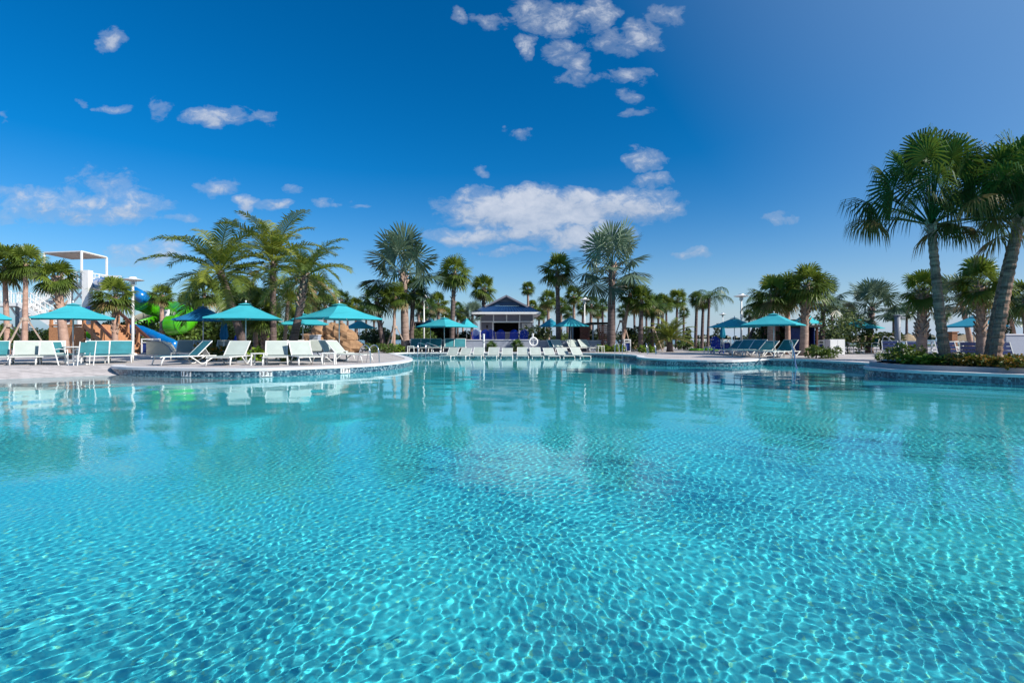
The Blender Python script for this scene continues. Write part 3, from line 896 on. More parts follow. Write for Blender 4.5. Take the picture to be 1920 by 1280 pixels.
# the stakes that prop young palms
def stakes(bx, D, h, r, label):
    root = empty('tree_brace', (gx(bx, D), D, 0), .35, label, 'tree brace', 'timber palm braces')
    for k in range(3):
        a = 2 * PI * k / 3 + 2.2
        MB().beam((math.cos(a) * r, math.sin(a) * r, 0), (math.cos(a) * .16, math.sin(a) * .16, h), .07, .07).build('stake', M['stake'], root)
    MB().lathe([(.2, h - .1), (.22, h), (.2, h + .12)], 10).build('collar', M['stake'], root)
stakes(46, 33.5, 2.3, 1.3, 'three timber stakes propping the second cabbage palm beside the slide tower')
stakes(16, 34, 1.9, 1.2, 'timber stakes propping the westernmost cabbage palm')
stakes(304, 40, 1.7, 1.6, 'timber stakes around the slim cabbage palm by the green slide')
stakes(740, 39.5, 1.9, 1.1, 'timber stakes propping the thin palm beside the silver palm')
stakes(1166, 41, 2.4, 1.0, 'timber stakes propping the slim palm east of the cedar screen')
stakes(1223, 42, 1.9, 1.1, 'timber stakes around the dark palm by the short handrail')

# ------------------------------------------------------------------ shrubs and bedding
def leafcloud(seed, n, blobs, ls, flat=.3, tone0=.4):
    rnd = random.Random(seed)
    mb = MB()
    for _ in range(n):
        bx_, by_, bz_, br_ = rnd.choice(blobs)
        while True:
            q = Vector((rnd.uniform(-1, 1), rnd.uniform(-1, 1), rnd.uniform(-1, 1)))
            if .45 < q.length < 1: break
        c = Vector((bx_, by_, bz_)) + Vector((q.x * br_, q.y * br_, q.z * br_ * .9))
        if c.z < .02: c.z = rnd.uniform(.02, .12)
        d = (q.normalized() + Vector((rnd.uniform(-1, 1), rnd.uniform(-1, 1), rnd.uniform(-.6, 1))) * .8).normalized()
        s_ = d.cross(Vector((rnd.uniform(-1, 1), rnd.uniform(-1, 1), rnd.uniform(-1, 1)))).normalized()
        l_ = ls * rnd.uniform(.6, 1.3)
        mb.tone = min(1, max(0, tone0 + rnd.uniform(-.4, .35)))
        mb.raw([c, c + d * l_ * .5 + s_ * l_ * .28, c + d * l_ + Vector((0, 0, -l_ * .15)), c + d * l_ * .5 - s_ * l_ * .28], [(0, 1, 2, 3)])
    return mb

def shrub_mesh(key, seed, w, h, n, ls, mtl, tone0=.4):
    if key not in MESH:
        rnd = random.Random(seed)
        bl = [(rnd.uniform(-.5, .5) * w, rnd.uniform(-.4, .4) * w, h * rnd.uniform(.25, .8), rnd.uniform(.22, .38) * min(w, h)) for _ in range(9)]
        o_ = leafcloud(seed, n, bl, ls, tone0=tone0).build('foliage', mtl, tones=True)
        MESH[key] = o_.data
        bpy.data.objects.remove(o_)
    return MESH[key]

def shrub(key, px, D, label, cat='shrub', group=None, s=1.0, z0=0.0, rz=0.0, name='shrub', sz=1.0, stem=True):
    root = empty(name, (gx(px, D), D, z0), rz, label, cat, group)
    o_ = bpy.data.objects.new('foliage', MESH[key]); COL.objects.link(o_); o_.parent = root
    if stem:
        MB().tube([(0, 0, -.02), (.03, 0, .3), (0, .04, .7)], [.05, .04, .02], 6).build('stem', M['trunk_dark'], root)
    root.scale = (s, s, s * sz)
    return root

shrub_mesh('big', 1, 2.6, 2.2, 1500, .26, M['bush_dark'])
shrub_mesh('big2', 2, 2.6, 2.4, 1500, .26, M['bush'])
shrub_mesh('low', 3, 1.6, .8, 700, .18, M['bush'])
shrub_mesh('croton', 4, .9, .62, 420, .17, M['croton'], .38)
M['bed'] = leafmat('bedding_leaf', (.10, .17, .03), (.03, .06, .014), (.10, .07, .03))
shrub_mesh('bed', 8, 1.1, .6, 600, .15, M['bed'], .5)
shrub_mesh('pale', 5, 2.6, 2.6, 1500, .20, M['bush_pale'])
shrub_mesh('fern', 6, .9, .5, 260, .26, M['fern'], .2)
GS = 'dense green shrubs behind the deck'
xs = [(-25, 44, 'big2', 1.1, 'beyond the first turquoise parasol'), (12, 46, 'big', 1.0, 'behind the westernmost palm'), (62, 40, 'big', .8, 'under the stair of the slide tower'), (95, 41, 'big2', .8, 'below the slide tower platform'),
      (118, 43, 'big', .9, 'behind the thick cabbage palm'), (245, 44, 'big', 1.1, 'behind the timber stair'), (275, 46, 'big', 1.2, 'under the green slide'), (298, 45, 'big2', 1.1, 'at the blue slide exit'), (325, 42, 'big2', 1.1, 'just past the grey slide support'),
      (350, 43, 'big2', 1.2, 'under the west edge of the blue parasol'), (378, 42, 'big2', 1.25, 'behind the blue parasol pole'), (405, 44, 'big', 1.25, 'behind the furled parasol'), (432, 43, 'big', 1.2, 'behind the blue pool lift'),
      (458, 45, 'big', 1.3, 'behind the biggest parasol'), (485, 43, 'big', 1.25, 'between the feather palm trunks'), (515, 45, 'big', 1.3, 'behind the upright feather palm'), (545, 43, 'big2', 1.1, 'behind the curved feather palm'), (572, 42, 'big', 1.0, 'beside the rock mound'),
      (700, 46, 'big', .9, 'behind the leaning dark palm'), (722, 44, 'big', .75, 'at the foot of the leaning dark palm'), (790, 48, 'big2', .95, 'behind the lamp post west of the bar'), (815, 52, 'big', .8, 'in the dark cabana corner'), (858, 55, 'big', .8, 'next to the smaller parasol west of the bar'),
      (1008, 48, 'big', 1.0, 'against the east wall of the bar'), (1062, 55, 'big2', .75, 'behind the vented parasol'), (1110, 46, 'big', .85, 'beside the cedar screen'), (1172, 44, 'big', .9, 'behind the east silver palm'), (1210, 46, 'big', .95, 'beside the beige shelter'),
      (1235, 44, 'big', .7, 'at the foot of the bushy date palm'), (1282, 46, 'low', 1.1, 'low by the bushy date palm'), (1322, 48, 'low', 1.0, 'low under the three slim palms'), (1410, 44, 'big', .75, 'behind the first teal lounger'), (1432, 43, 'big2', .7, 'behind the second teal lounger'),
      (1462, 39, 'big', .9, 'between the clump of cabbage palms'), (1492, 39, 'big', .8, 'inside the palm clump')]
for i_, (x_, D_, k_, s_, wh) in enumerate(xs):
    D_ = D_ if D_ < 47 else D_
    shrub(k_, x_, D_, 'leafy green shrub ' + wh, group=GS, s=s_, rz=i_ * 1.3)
shrub('pale', 1560, 36, 'pale flowering bush beside the white cabinet', s=1.15, rz=.4, sz=1.05)
shrub('big2', 1590, 38, 'green bush next to the pale flowering bush', s=.95, rz=1.4)
shrub('big', 1655, 40, 'dark bush at the foot of the squat silver palm', s=.7, rz=2.1)
shrub('low', 1530, 27.5, 'low flowering bush at the deck edge by the tall handrail', s=.8)
shrub('low', 1553, 27.3, 'low flowering bush before the white cabinet', s=.7, rz=2)
shrub('low', 1665, 22.6, 'small bush behind the clay jar', s=.55, rz=1)
shrub('croton', 395, 24.5, 'orange croton bush behind the first pale lounger', s=1.2)
shrub('fern', 470, 24.0, 'spiky green plant at the foot of the leaning feather palm', s=1.1)
shrub('low', 540, 24.2, 'dark green plant around the foot of the curved feather palm', s=.8)
shrub('low', 728, 37, 'bright low plant under the leaning dark palm', s=.8)
shrub('fern', 742, 38, 'bright low plant beside the thin propped palm', s=1.0)
shrub('low', 700, 38, 'low plant east of the rock mound', s=.8)
shrub('fern', 1132, 39.5, 'bright plant at the west foot of the east silver palm', s=.9)
shrub('fern', 1160, 39.6, 'bright plant at the east foot of the east silver palm', s=.9)
shrub('fern', 1213, 37.5, 'yellow-green plant under the short handrail', s=.9)
# cone shaped conifers
def conifer(px, D, h, label):
    root = empty('conifer', (gx(px, D), D, 0), 0, label, 'conifer', 'small conifers on the lake side')
    rnd = random.Random(int(px))
    bl = [(rnd.uniform(-.1, .1), rnd.uniform(-.1, .1), h * (.12 + .82 * k / 9), h * .20 * (1 - .8 * k / 9) + .05) for k in range(10)]
    leafcloud(int(px), 900, bl, .14, tone0=.5).build('foliage', M['bush_dark'], root, tones=True)
    MB().tube([(0, 0, 0), (0, 0, h * .9)], [.05, .02], 6).build('trunk', M['trunk_dark'], root)
conifer(1290, 46, 2.0, 'small dark conifer between the bushy date palm and the slim palms')
conifer(1345, 44, 2.3, 'conifer beside the furled turquoise parasol on the lake side')
conifer(1433, 46, 1.8, 'small conifer behind the palm clump')
conifer(1886, 30, 2.1, 'dark conifer behind the grey wall at the east edge')
conifer(1872, 33, 1.9, 'conifer half hidden by the leaning great palm')

# ------------------------------------------------------------------ raised planter on the east island
pl = [(13.45, 18.6), (13.5, 17.8), (14.1, 16.9), (15.2, 15.9), (17.0, 14.4), (19.5, 12.6), (23, 11), (25, 15), (20, 19.5), (16.5, 21.2), (14.6, 20.6), (13.7, 19.6)]
plc = crom(pl + [pl[0]], 4)[:-1]
root = empty('raised_planter', (0, 0, 0), 0, 'low grey curved planter wall with dark mulch on the east island', 'planter')
MB().poly(plc, -.02, .17).build('planter_wall', M['planter'], root)
inn = [((x - 18.5) * .965 + 18.5, (y - 16.3) * .95 + 16.3) for x, y in plc]
MB().poly(inn, .1, .19).build('mulch_bed', M['mulch'], root)
rnd = random.Random(9)
GP = 'bedding plants in the raised planter'
bed = []
for i_ in range(30):
    f_ = i_ / 29
    x_ = 1718 + 235 * f_
    Dw = 17.9 - 2.7 * f_
    bed.append((x_ + rnd.uniform(-5, 5), Dw + rnd.uniform(0.0, .5) + (i_ % 3) * .55))
kindsb = ['fern', 'low', 'croton', 'low', 'fern', 'croton']
wordsb = {'fern': 'bright green leafy', 'bed': 'dark green', 'low': 'dark green', 'croton': 'orange and yellow croton'}
SEG = ['at the west tip', 'just east of the west tip', 'west of the upright great palm', 'by the foot of the upright great palm', 'just east of the upright great palm', 'in the gap between the great palms',
       'west of the leaning great palm', 'by the foot of the leaning great palm', 'east of the leaning great palm', 'at the east end of the planter']
near = [(1770, 'the upright great palm'), (1862, 'the leaning great palm'), (1915, 'the east end of the planter'), (1722, 'the west tip of the planter'), (1815, 'the gap between the great palms')]
for i_, (x_, D_) in enumerate(bed):
    k_ = 'croton' if (x_ > 1842 and i_ % 3 != 1) or i_ in (12, 15) else ('fern' if (x_ < 1765 and i_ % 3 != 2) or i_ % 6 == 1 else 'bed')
    nm = ('front', 'middle', 'back')[i_ % 3] + ' row ' + SEG[i_ // 3]
    shrub(k_, x_, D_, wordsb[k_] + ' bedding plant, ' + nm, 'plant', GP, s=(.75 if k_ != 'bed' else .8) * rnd.uniform(.85, 1.1), z0=.16, rz=i_, name='bedding_plant', stem=False, sz=.75)

# dark bowl with a bush, clay jar and pool light on the island
root = empty('planter_bowl', (gx(1692, 18.9), 18.9, 0), 0, 'wide dark teal bowl on the island coping', 'planter bowl')
MB().lathe([(.0, .0), (.30, .0), (.52, .10), (.66, .25), (.70, .27), (.64, .27), (.5, .22), (0, .2)], 26).build('bowl', M['glaze'], root, smooth=True)
shrub('low', 1692, 18.9, 'rounded green bush growing in the wide dark bowl', s=.78, z0=.2, sz=1.0)
root = empty('clay_jar', (gx(1665, 18.9), 18.9, 0), 0, 'small dark brown clay jar on the island coping', 'jar')
MB().lathe([(0, .0), (.10, .0), (.15, .06), (.165, .14), (.13, .21), (.10, .225), (.115, .25), (.10, .255), (0, .255)], 16).build('body', M['terracotta'], root, smooth=True)

# ------------------------------------------------------------------ parasols
def parasol(canvas, key):
    root = empty('parasol', cat='parasol')
    z, top, hw = 1.95, 2.62, 1.27
    mb = MB()
    rim = []
    for i in range(8):          # eight ribs, a square outline
        a = PI / 4 * i
        r = hw * (math.sqrt(2) if i % 2 else 1.0)
        rim.append(Vector((math.cos(a) * r, math.sin(a) * r, z + (0.0 if i % 2 else .02))))
    mid = [Vector((p.x * .14, p.y * .14, top - .085)) for p in rim]
    for i in range(8):
        j = (i + 1) % 8
        a, b_ = rim[i], rim[j]
        am, bm = a.lerp(mid[i], .5) + Vector((0, 0, -.02 - .02 * (i % 3))), b_.lerp(mid[j], .5) + Vector((0, 0, -.02 - .02 * (j % 3)))
        mb.raw([a, b_, bm, am], [(0, 1, 2, 3)])
        mb.raw([am, bm, mid[j], mid[i]], [(0, 1, 2, 3)])
        mb.raw([a, b_, b_ - Vector((0, 0, .05)), a - Vector((0, 0, .05))], [(0, 3, 2, 1)])
    mb.build('canopy', canvas, root)
    v_ = MB()
    for i in range(8):
        j = (i + 1) % 8
        a, b_ = rim[i] * .2, rim[j] * .2
        a.z = b_.z = top - .06
        v_.raw([a, b_, (0, 0, top + .03)], [(0, 1, 2)])
    v_.build('vent', canvas, root)
    MB().tube([(0, 0, 0), (0, 0, top + .08)], .024, 10).build('pole', M['alu'], root, smooth=True)
    MB().lathe([(.0, top + .06), (.03, top + .07), (.035, top + .11), (0, top + .15)], 10).build('finial', M['white'], root)
    for p in rim:
        MB().beam((0, 0, top - .11), (p.x * .98, p.y * .98, p.z - .02), .02, .015).build('rib', M['white'], root)
    MB().box((0, 0, .04), (.55, .55, .08)).tube([(0, 0, .08), (0, 0, .32)], .04, 8).build('base', M['greymetal'], root)
    return root

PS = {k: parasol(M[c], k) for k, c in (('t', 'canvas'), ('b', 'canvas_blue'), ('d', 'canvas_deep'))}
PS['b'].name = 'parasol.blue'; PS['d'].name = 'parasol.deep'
GU = 'open parasols around the pool'
def put_parasol(k, px, D, wpx, ey, ap, rz, label):
    """wpx: full width in the photo at distance D; ey rim row; ap apex row"""
    zr, za = gz(ey, D), gz(ap, D)
    diag = 2 * 1.27 * math.sqrt(2)
    spanw = abs(math.cos(R(rz))) + abs(math.sin(R(rz)))
    s = (wpx * D / F) / (2 * 1.27 * spanw)
    o_ = place(PS[k], USED, (gx(px, D), D, 0), R(rz), label, GU, (s, s, zr / 1.95))
    o_.name = 'parasol'
    return o_
put_parasol('t', -38, 21, 122, 597, 571, 45, 'turquoise parasol of which only the east corner shows at the west edge')
put_parasol('t', 137, 24, 165, 597, 571, 42, 'turquoise parasol dappled by palm shade in front of the slide tower')
put_parasol('b', 381, 26, 128, 600, 576, 30, 'parasol behind the biggest turquoise one, its shade put into darker blue canvas')  # shade on this parasol is put into its canvas colour
put_parasol('t', 461, 23.0, 152, 597, 568, 20, 'biggest turquoise parasol over the pale loungers of the peninsula')
put_parasol('t', 568, 32, 112, 608, 592, 25, 'turquoise parasol half hidden behind the curved feather palm')
put_parasol('t', 636, 24.2, 158, 597, 573, 52, 'turquoise parasol with one bright and one shaded side above the rock mound')
put_parasol('t', 674, 42, 66, 615, 604, 35, 'small distant turquoise parasol east of the rock mound')
put_parasol('d', 807, 43, 60, 613, 600, 40, 'distant parasol mostly hidden behind its bigger neighbour west of the bar')
put_parasol('t', 833, 39.6, 100, 612, 597, 55, 'turquoise parasol over the grey wall west of the bar')
put_parasol('t', 875, 43, 44, 613, 603, 35, 'small turquoise parasol touching the west side of the bar')
put_parasol('d', 1032, 46, 44, 612, 602, 40, 'small dark turquoise parasol just east of the bar')
put_parasol('t', 1070, 40.4, 64, 611, 598, 18, 'turquoise parasol with raised vent cap east of the bar')
put_parasol('t', 1377, 35, 92, 613, 594, 35, 'turquoise parasol over the farther teal loungers by the lake lamp')
put_parasol('t', 1451, 28.2, 128, 609, 589, 50, 'large turquoise parasol over the nearer teal loungers')
put_parasol('t', 1511, 35, 52, 606, 597, 30, 'turquoise parasol peeping out behind the palm clump')
put_parasol('t', 1611, 37, 90, 615, 604, 38, 'turquoise parasol over the round dining table')
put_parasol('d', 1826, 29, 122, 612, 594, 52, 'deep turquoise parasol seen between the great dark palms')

def furled(px, D, z, label, mtl):
    root = empty('furled_parasol', (gx(px, D), D, 0), 0, label, 'parasol')
    MB().tube([(0, 0, 0), (0, 0, z + .1)], .025, 8).build('pole', M['alu'], root)
    mb = MB()
    prof = [(.04, z), (.09, z - .15), (.13, z - .5), (.17, z - .85), (.12, z - 1.05), (.05, z - 1.06)]
    n_ = 16
    vs = [(r * (1 + .25 * (k % 2)) * math.cos(2 * PI * k / n_), r * (1 + .25 * (k % 2)) * math.sin(2 * PI * k / n_), zz) for r, zz in prof for k in range(n_)]
    mb.raw(vs, [(i * n_ + k, i * n_ + (k + 1) % n_, (i + 1) * n_ + (k + 1) % n_, (i + 1) * n_ + k) for i in range(len(prof) - 1) for k in range(n_)])
    mb.build('canopy', mtl, root)
    MB().lathe([(0, 0), (.28, 0), (.28, .06), (.04, .1), (.04, .3)], 14).build('base', M['greymetal'], root)
furled(420, 27, 2.05, 'furled blue parasol beside the blue pool lift', M['canvas_blue'])
furled(1355, 38, 2.15, 'furled turquoise parasol above the blue lake-side chair', M['canvas_deep'])

# ------------------------------------------------------------------ loungers
def lounger(name, sling, ang=52, frame='resin', stripes=False):
    root = empty(name, cat='sun lounger')
    W2, zs, L1 = .36, .37, 1.22
    rs = M[frame]
    mb = MB()
    for s in (-1, 1):
        mb.tube([(s * W2, 0, zs - .03), (s * W2, .06, zs), (s * W2, 1.0, zs), (s * W2, 1.86, zs)], .026, 6)
    for y_ in (.04, .62, 1.22, 1.86):
        mb.beam((-W2, y_, zs - .015), (W2, y_, zs - .015), .04, .03)
    mb.build('frame', rs, root)
    for s in (-1, 1):       # front legs slope forward, rear legs are bowed
        MB().tube([(s * W2, .14, zs), (s * (W2 + .01), .06, .2), (s * (W2 + .015), .02, .0)], [.027, .025, .022], 6).build('leg', rs, root, smooth=True)
        MB().tube([(s * W2, .95, zs), (s * W2, 1.18, .17), (s * W2, 1.32, .03), (s * W2, 1.42, .03), (s * W2, 1.60, .18), (s * W2, 1.84, zs)], [.025] * 6, 6).build('leg', rs, root, smooth=True)
    MB().box((0, L1 / 2 + .01, zs + .022), (W2 * 2 - .03, L1 - .04, .012)).build('seat', sling, root)
    c_, s_ = math.cos(R(ang)), math.sin(R(ang))
    LB = .78
    bk = MB()
    a = Vector((0, L1, zs + .03)); d = Vector((0, c_, s_))
    if not stripes:
        bk.beam(a + d * .02, a + d * LB, W2 * 2 - .05, .012, up=(0, -s_, c_))
    else:
        for k in range(3):
            bk.beam(a + d * (.04 + .25 * k), a + d * (.24 + .25 * k), W2 * 2 - .05, .012, up=(0, -s_, c_))
    bk.build('backrest', sling, root)
    bf = MB()
    for s in (-1, 1):
        bf.beam(a + Vector((s * (W2 - .015), 0, 0)), a + d * (LB + .02) + Vector((s * (W2 - .015), 0, 0)), .03, .03)
    bf.beam(a + d * (LB + .02) + Vector((-W2, 0, 0)), a + d * (LB + .02) + Vector((W2, 0, 0)), .035, .03)
    bf.beam(a + d * .45 + Vector((0, .01, -.02)), Vector((0, 1.7, zs)), .5, .012)
    bf.build('back_frame', rs, root)
    return root
LG = {'pale': lounger('lounger', M['pale_sling']), 'pale_low': lounger('lounger', M['pale_sling'], 45), 'teal_low': lounger('lounger', M['teal_sling'], 44), 'teal': lounger('lounger', M['teal_sling']), 'grey': lounger('lounger', M['grey_sling']),
      'navy': lounger('lounger', M['navy_sling'], 56, stripes=True)}
def put_lounger(k, px, D, rz, label, group, z0=0.0, s=1.12):
    o_ = place(LG[k], USED, (gx(px, D), D, z0), R(rz), label, group, (s * 1.07, s, s * .83))
    return o_
# west row: foot towards the pool
GW = 'loungers of the west row'
put_lounger('teal', -14, 20.6, 42, 'teal lounger cut by the west edge of the row', GW)
put_lounger('pale', 47, 20.6, 41, 'pale sunlit lounger in front of the propped palms', GW)
put_lounger('pale', 95, 20.7, 40, 'pale lounger just west of the thick palm trunk', GW)
put_lounger('teal', 178, 21.4, 36, 'shaded teal lounger just east of the parasol table', GW)
put_lounger('teal', 222, 22.0, 34, 'easternmost teal lounger of the west row, before the timber stair', GW)
# peninsula
GPn = 'loungers on the peninsula'
put_lounger('teal', 292, 20.3, -36, 'dark teal lounger turned sideways at the west end of the peninsula', GPn)
put_lounger('pale', 408, 19.8, 4, 'pale lounger turned half west beneath the biggest parasol', GPn)
put_lounger('pale', 516, 20.2, 23, 'pale lounger facing the pool squarely on the peninsula', GPn)
put_lounger('pale', 583, 20.4, 36, 'pale lounger turned slightly east in front of the curved palm', GPn)
put_lounger('pale', 690, 23.2, 75, 'easternmost pale lounger seen sideways on the peninsula tip', GPn)
put_lounger('pale', 650, 25.5, 50, 'pale lounger behind the easternmost one, under the two-tone parasol', GPn)
put_lounger('grey', 340, 25.5, 25, 'grey lounger behind the sideways dark teal one, nearer the navy bin', 'second row of the peninsula')
put_lounger('grey', 372, 25.5, 25, 'grey lounger behind the sideways dark teal one, nearer the furled parasol', 'second row of the peninsula')
put_lounger('grey', 412, 26, 20, 'grey lounger beside the blue pool lift', 'second row of the peninsula')
put_lounger('grey', 556, 26.5, 24, 'grey lounger behind the curved palm trunk', 'second row of the peninsula')
put_lounger('grey', 600, 27.0, 24, 'grey lounger under the two-tone parasol near the rocks', 'second row of the peninsula')
put_lounger('grey', 672, 38.5, 60, 'distant grey lounger nearest the rock mound', 'distant loungers by the rock mound')
put_lounger('grey', 702, 38.0, 70, 'distant grey lounger nearest the leaning dark palm', 'distant loungers by the rock mound')
# in the shallow water
GB = 'white loungers standing in the shallow water'
for i_, (px_, rz_) in enumerate(((834, -14), (862, -11), (891, -8), (920, -5), (950, -2), (980, 1), (1009, 5), (1040, 9), (1068, 14), (1099, 19))):
    wd = ['westernmost white lounger in the shallow water', 'second in-water lounger from the west end', 'third in-water lounger from the west, before the bar corner', 'in-water lounger beside the tall white bollard',
          'in-water lounger straight before the middle of the bar', 'in-water lounger in front of the spiky plant', 'in-water lounger in front of the life ring', 'third in-water lounger from the east end',
          'second in-water lounger from the east end', 'easternmost white lounger in the shallow water'][i_]
    put_lounger('pale_low' if i_ in (1, 4, 7, 8) else 'pale', px_, 34.6 + (i_ % 3) * .08, rz_ + (i_ * 37 % 5 - 2), wd, GB, -.44, 1.0)
# behind the shelf
GC = 'teal loungers in front of the grey terrace wall'
for i_, (px_, rz_) in enumerate(((779, 8), (797, 6), (815, 6), (843, 4), (861, 4))):
    put_lounger('teal', px_, 38.6, rz_, ['teal lounger beside the silver palm planting', 'teal lounger second from the silver palm', 'teal lounger in the middle below the big parasol', 'teal lounger under the pole of the parasol',
                                         'teal lounger nearest the bar under the parasols'][i_], GC, 0, 1.2)
GD = 'pale loungers east of the bar'
for i_, (px_, rz_, k_) in enumerate(((1052, 18, 'teal'), (1063, 24, 'pale'), (1092, 22, 'pale'), (1116, 24, 'pale'))):
    put_lounger(k_, px_, 39.2, rz_, ['teal lounger beside the life ring', 'pale lounger under the vented parasol', 'pale lounger east of the vented parasol', 'pale lounger nearest the cedar screen'][i_], GD, 0, 1.1)
GE = 'teal loungers turned sideways by the palm clump'
for i_, (px_, D_) in enumerate(((1346, 33), (1362, 31.5), (1384, 30.2), (1404, 29.2), (1436, 27.6))):
    put_lounger('teal_low' if i_ in (0, 3) else 'teal', px_, D_, -66 + (i_ * 5 % 4), ['farthest sideways teal lounger by the lake', 'second farthest sideways teal lounger', 'middle one of the five sideways teal loungers', 'second nearest sideways teal lounger',
                                        'nearest sideways teal lounger beside the tall handrail'][i_], GE, 0, 1.15)
GN = 'navy loungers on the east deck'
for i_, (px_, D_, rz_) in enumerate(((1676, 29, -30), (1738, 24.5, -24), (1793, 24, -26), (1823, 22.5, -40), (1880, 22, -30), (1900, 21.5, -28))):
    put_lounger('navy', px_, D_, rz_, ['navy striped lounger beside the grey post', 'navy striped lounger just west of the upright great palm', 'navy striped lounger east of the upright great palm', 'navy striped lounger behind the croton in the gap',
                                       'navy striped lounger just east of the leaning great palm', 'easternmost navy striped lounger before the grey wall'][i_], GN, 0, 1.05)

# side tables, dining table and chairs
def side_table():
    root = empty('side_table', cat='side table')
    MB().box((0, 0, .43), (.46, .46, .03)).build('table_top', M['resin'], root)
    for sx in (-1, 1):
        for sy in (-1, 1):
            MB().beam((sx * .2, sy * .2, .415), (sx * .22, sy * .22, 0), .035).build('leg', M['resin'], root)
    return root
ST = side_table()
for (px_, D_, lab) in ((486, 20.6, 'white side table west of the squarely facing pale lounger'), (617, 21.2, 'white side table between the two eastern peninsula loungers'), (641, 24, 'white side table under the two-tone parasol'),
                       (770, 37.9, 'white side table at the west end of the teal row'), (1125, 38.2, 'white side table by the east silver palm'), (1470, 28.6, 'white side table under the large east parasol'),
                       (1330, 34, 'low white table at the lake end of the sideways loungers')):
    place(ST, USED, (gx(px_, D_), D_, 0), .2, lab, 'white side tables', 1.1)

def chair(name, sling, frame):
    root = empty(name, cat='chair')
    MB().box((0, 0, .44), (.5, .46, .02)).build('seat', sling, root)
    MB().beam((0, .23, .5), (0, .34, .92), .48, .015, up=(0, -1, .2)).build('backrest', sling, root)
    for s in (-1, 1):
        MB().tube([(s * .26, -.24, 0), (s * .26, -.2, .62), (s * .26, .1, .66), (s * .26, .26, .62)], .018, 6).build('arm', frame, root)
        MB().beam((s * .26, .34, .95), (s * .26, .1, .0), .03).build('leg', frame, root)
    return root
CH = chair('dining_chair', M['teal_sling'], M['white'])
def round_table(px, D, label, top='towel', r=.6):
    root = empty('round_table', (gx(px, D), D, 0), 0, label, 'table')
    MB().lathe([(0, .70), (r * .9, .70), (r, .72), (r, .745), (0, .75)], 24).build('table_top', M[top], root)
    MB().tube([(0, 0, .05), (0, 0, .7)], .04, 8).build('pedestal', M['white'], root)
    MB().lathe([(0, 0), (.34, 0), (.34, .04), (.05, .07)], 16).build('base', M['white'], root)
round_table(1610, 37, 'round tan dining table beneath the small east parasol', r=.75)
place(CH, USED, (gx(1589, 36.6), 36.6, 0), R(80), 'teal dining chair west of the round tan table', 'teal dining chairs', 1.15)
place(CH, USED, (gx(1633, 36.6), 36.6, 0), R(-80), 'teal dining chair east of the round tan table', 'teal dining chairs', 1.15)
round_table(146, 20.9, 'pale round table around the west parasol pole', 'resin', .5)
place(CH, USED, (gx(124, 20.6), 20.6, 0), R(100), 'dining chair west of the pale round table', 'teal dining chairs', 1.0)
place(CH, USED, (gx(158, 20.4), 20.4, 0), R(-120), 'dining chair east of the pale round table', 'teal dining chairs', 1.0)

# slatted round-backed blue chairs on the bar terrace
def slat_chair():
    root = empty('slat_chair', cat='chair')
    mb = MB()
    for k in range(7):
        x_ = (k - 3) * .085
        hh = .62 + .26 * math.cos((k - 3) / 3.6 * PI / 2)
        mb.beam((x_, .28, .34), (x_ * 1.25, .52, .34 + hh), .078, .02, up=(0, -1, .3))
    mb.build('backrest', M['blue_plastic'], root)
    mb = MB()
    for k in range(6):
        mb.beam((-.28, -.22 + .1 * k, .40 - .012 * k), (.28, -.22 + .1 * k, .40 - .012 * k), .085, .02)
    mb.build('seat', M['blue_plastic'], root)
    for s in (-1, 1):
        MB().box((s * .36, .05, .58), (.13, .72, .025)).build('arm', M['blue_plastic'], root)
        MB().beam((s * .31, -.25, 0), (s * .31, -.25, .57), .09, .03).build('leg', M['blue_plastic'], root)
        MB().beam((s * .29, -.27, .38), (s * .29, .5, 0.02), .03, .10).build('leg', M['blue_plastic'], root)
    return root
AC = slat_chair()
for (px_, lab) in ((894, 'blue slatted chair at the west corner of the bar terrace'), (911, 'blue slatted chair second from the west on the bar terrace'), (921, 'blue slatted chair pushed close to its west neighbour on the terrace'),
                   (939, 'blue slatted chair before the dark bar opening'), (963, 'blue slatted chair before the east half of the bar opening'), (981, 'blue slatted chair at the east end of the bar terrace')):
    place(AC, USED, (gx(px_, 43.6), 43.6, .52), R(180 + (px_ - 938) * .2), lab, 'blue slatted chairs on the bar terrace', 1.05)
place(AC, USED, (gx(1345, 36), 36, 0), R(140), 'blue slatted chair alone under the furled lake-side parasol', None, 1.0)

# ------------------------------------------------------------------ bins, rails, lamps, small things
def towel_bin(px, D, w, h, label):
    root = empty('towel_bin', (gx(px, D), D, 0), 0, label, 'bin', 'white framed navy bins')
    fr = MB()
    for sx in (-1, 1):
        for sy in (-1, 1):
            fr.box((sx * w / 2, sy * w / 2, h / 2), (.06, .06, h))
    for z_ in (h - .03, h * .78, .06):
        for s in (-1, 1):
            fr.box((0, s * w / 2, z_), (w - .06, .05, .06)).box((s * w / 2, 0, z_), (.05, w - .06, .06))
    fr.build('frame', M['white'], root)
    MB().box((0, 0, h * .41), (w - .08, w - .08, h * .68)).build('panel', M['navy'], root)
    MB().box((0, 0, h + .015), (w + .06, w + .06, .03)).build('lid', M['white'], root)
towel_bin(283, 34.5, .72, 1.02, 'navy bin in a white frame at the foot of the timber stair')
towel_bin(1175, 40, .48, .95, 'navy bin in a white frame beside the pool ladder near the east silver palm')
towel_bin(1315, 50, .45, .95, 'navy bin in a white frame under the three slim palms')
towel_bin(1361, 40, .55, .95, 'navy bin in a white frame beside the lone blue slatted chair')
towel_bin(1548, 33, .55, .92, 'navy bin in a white frame next to the tall white cabinet')

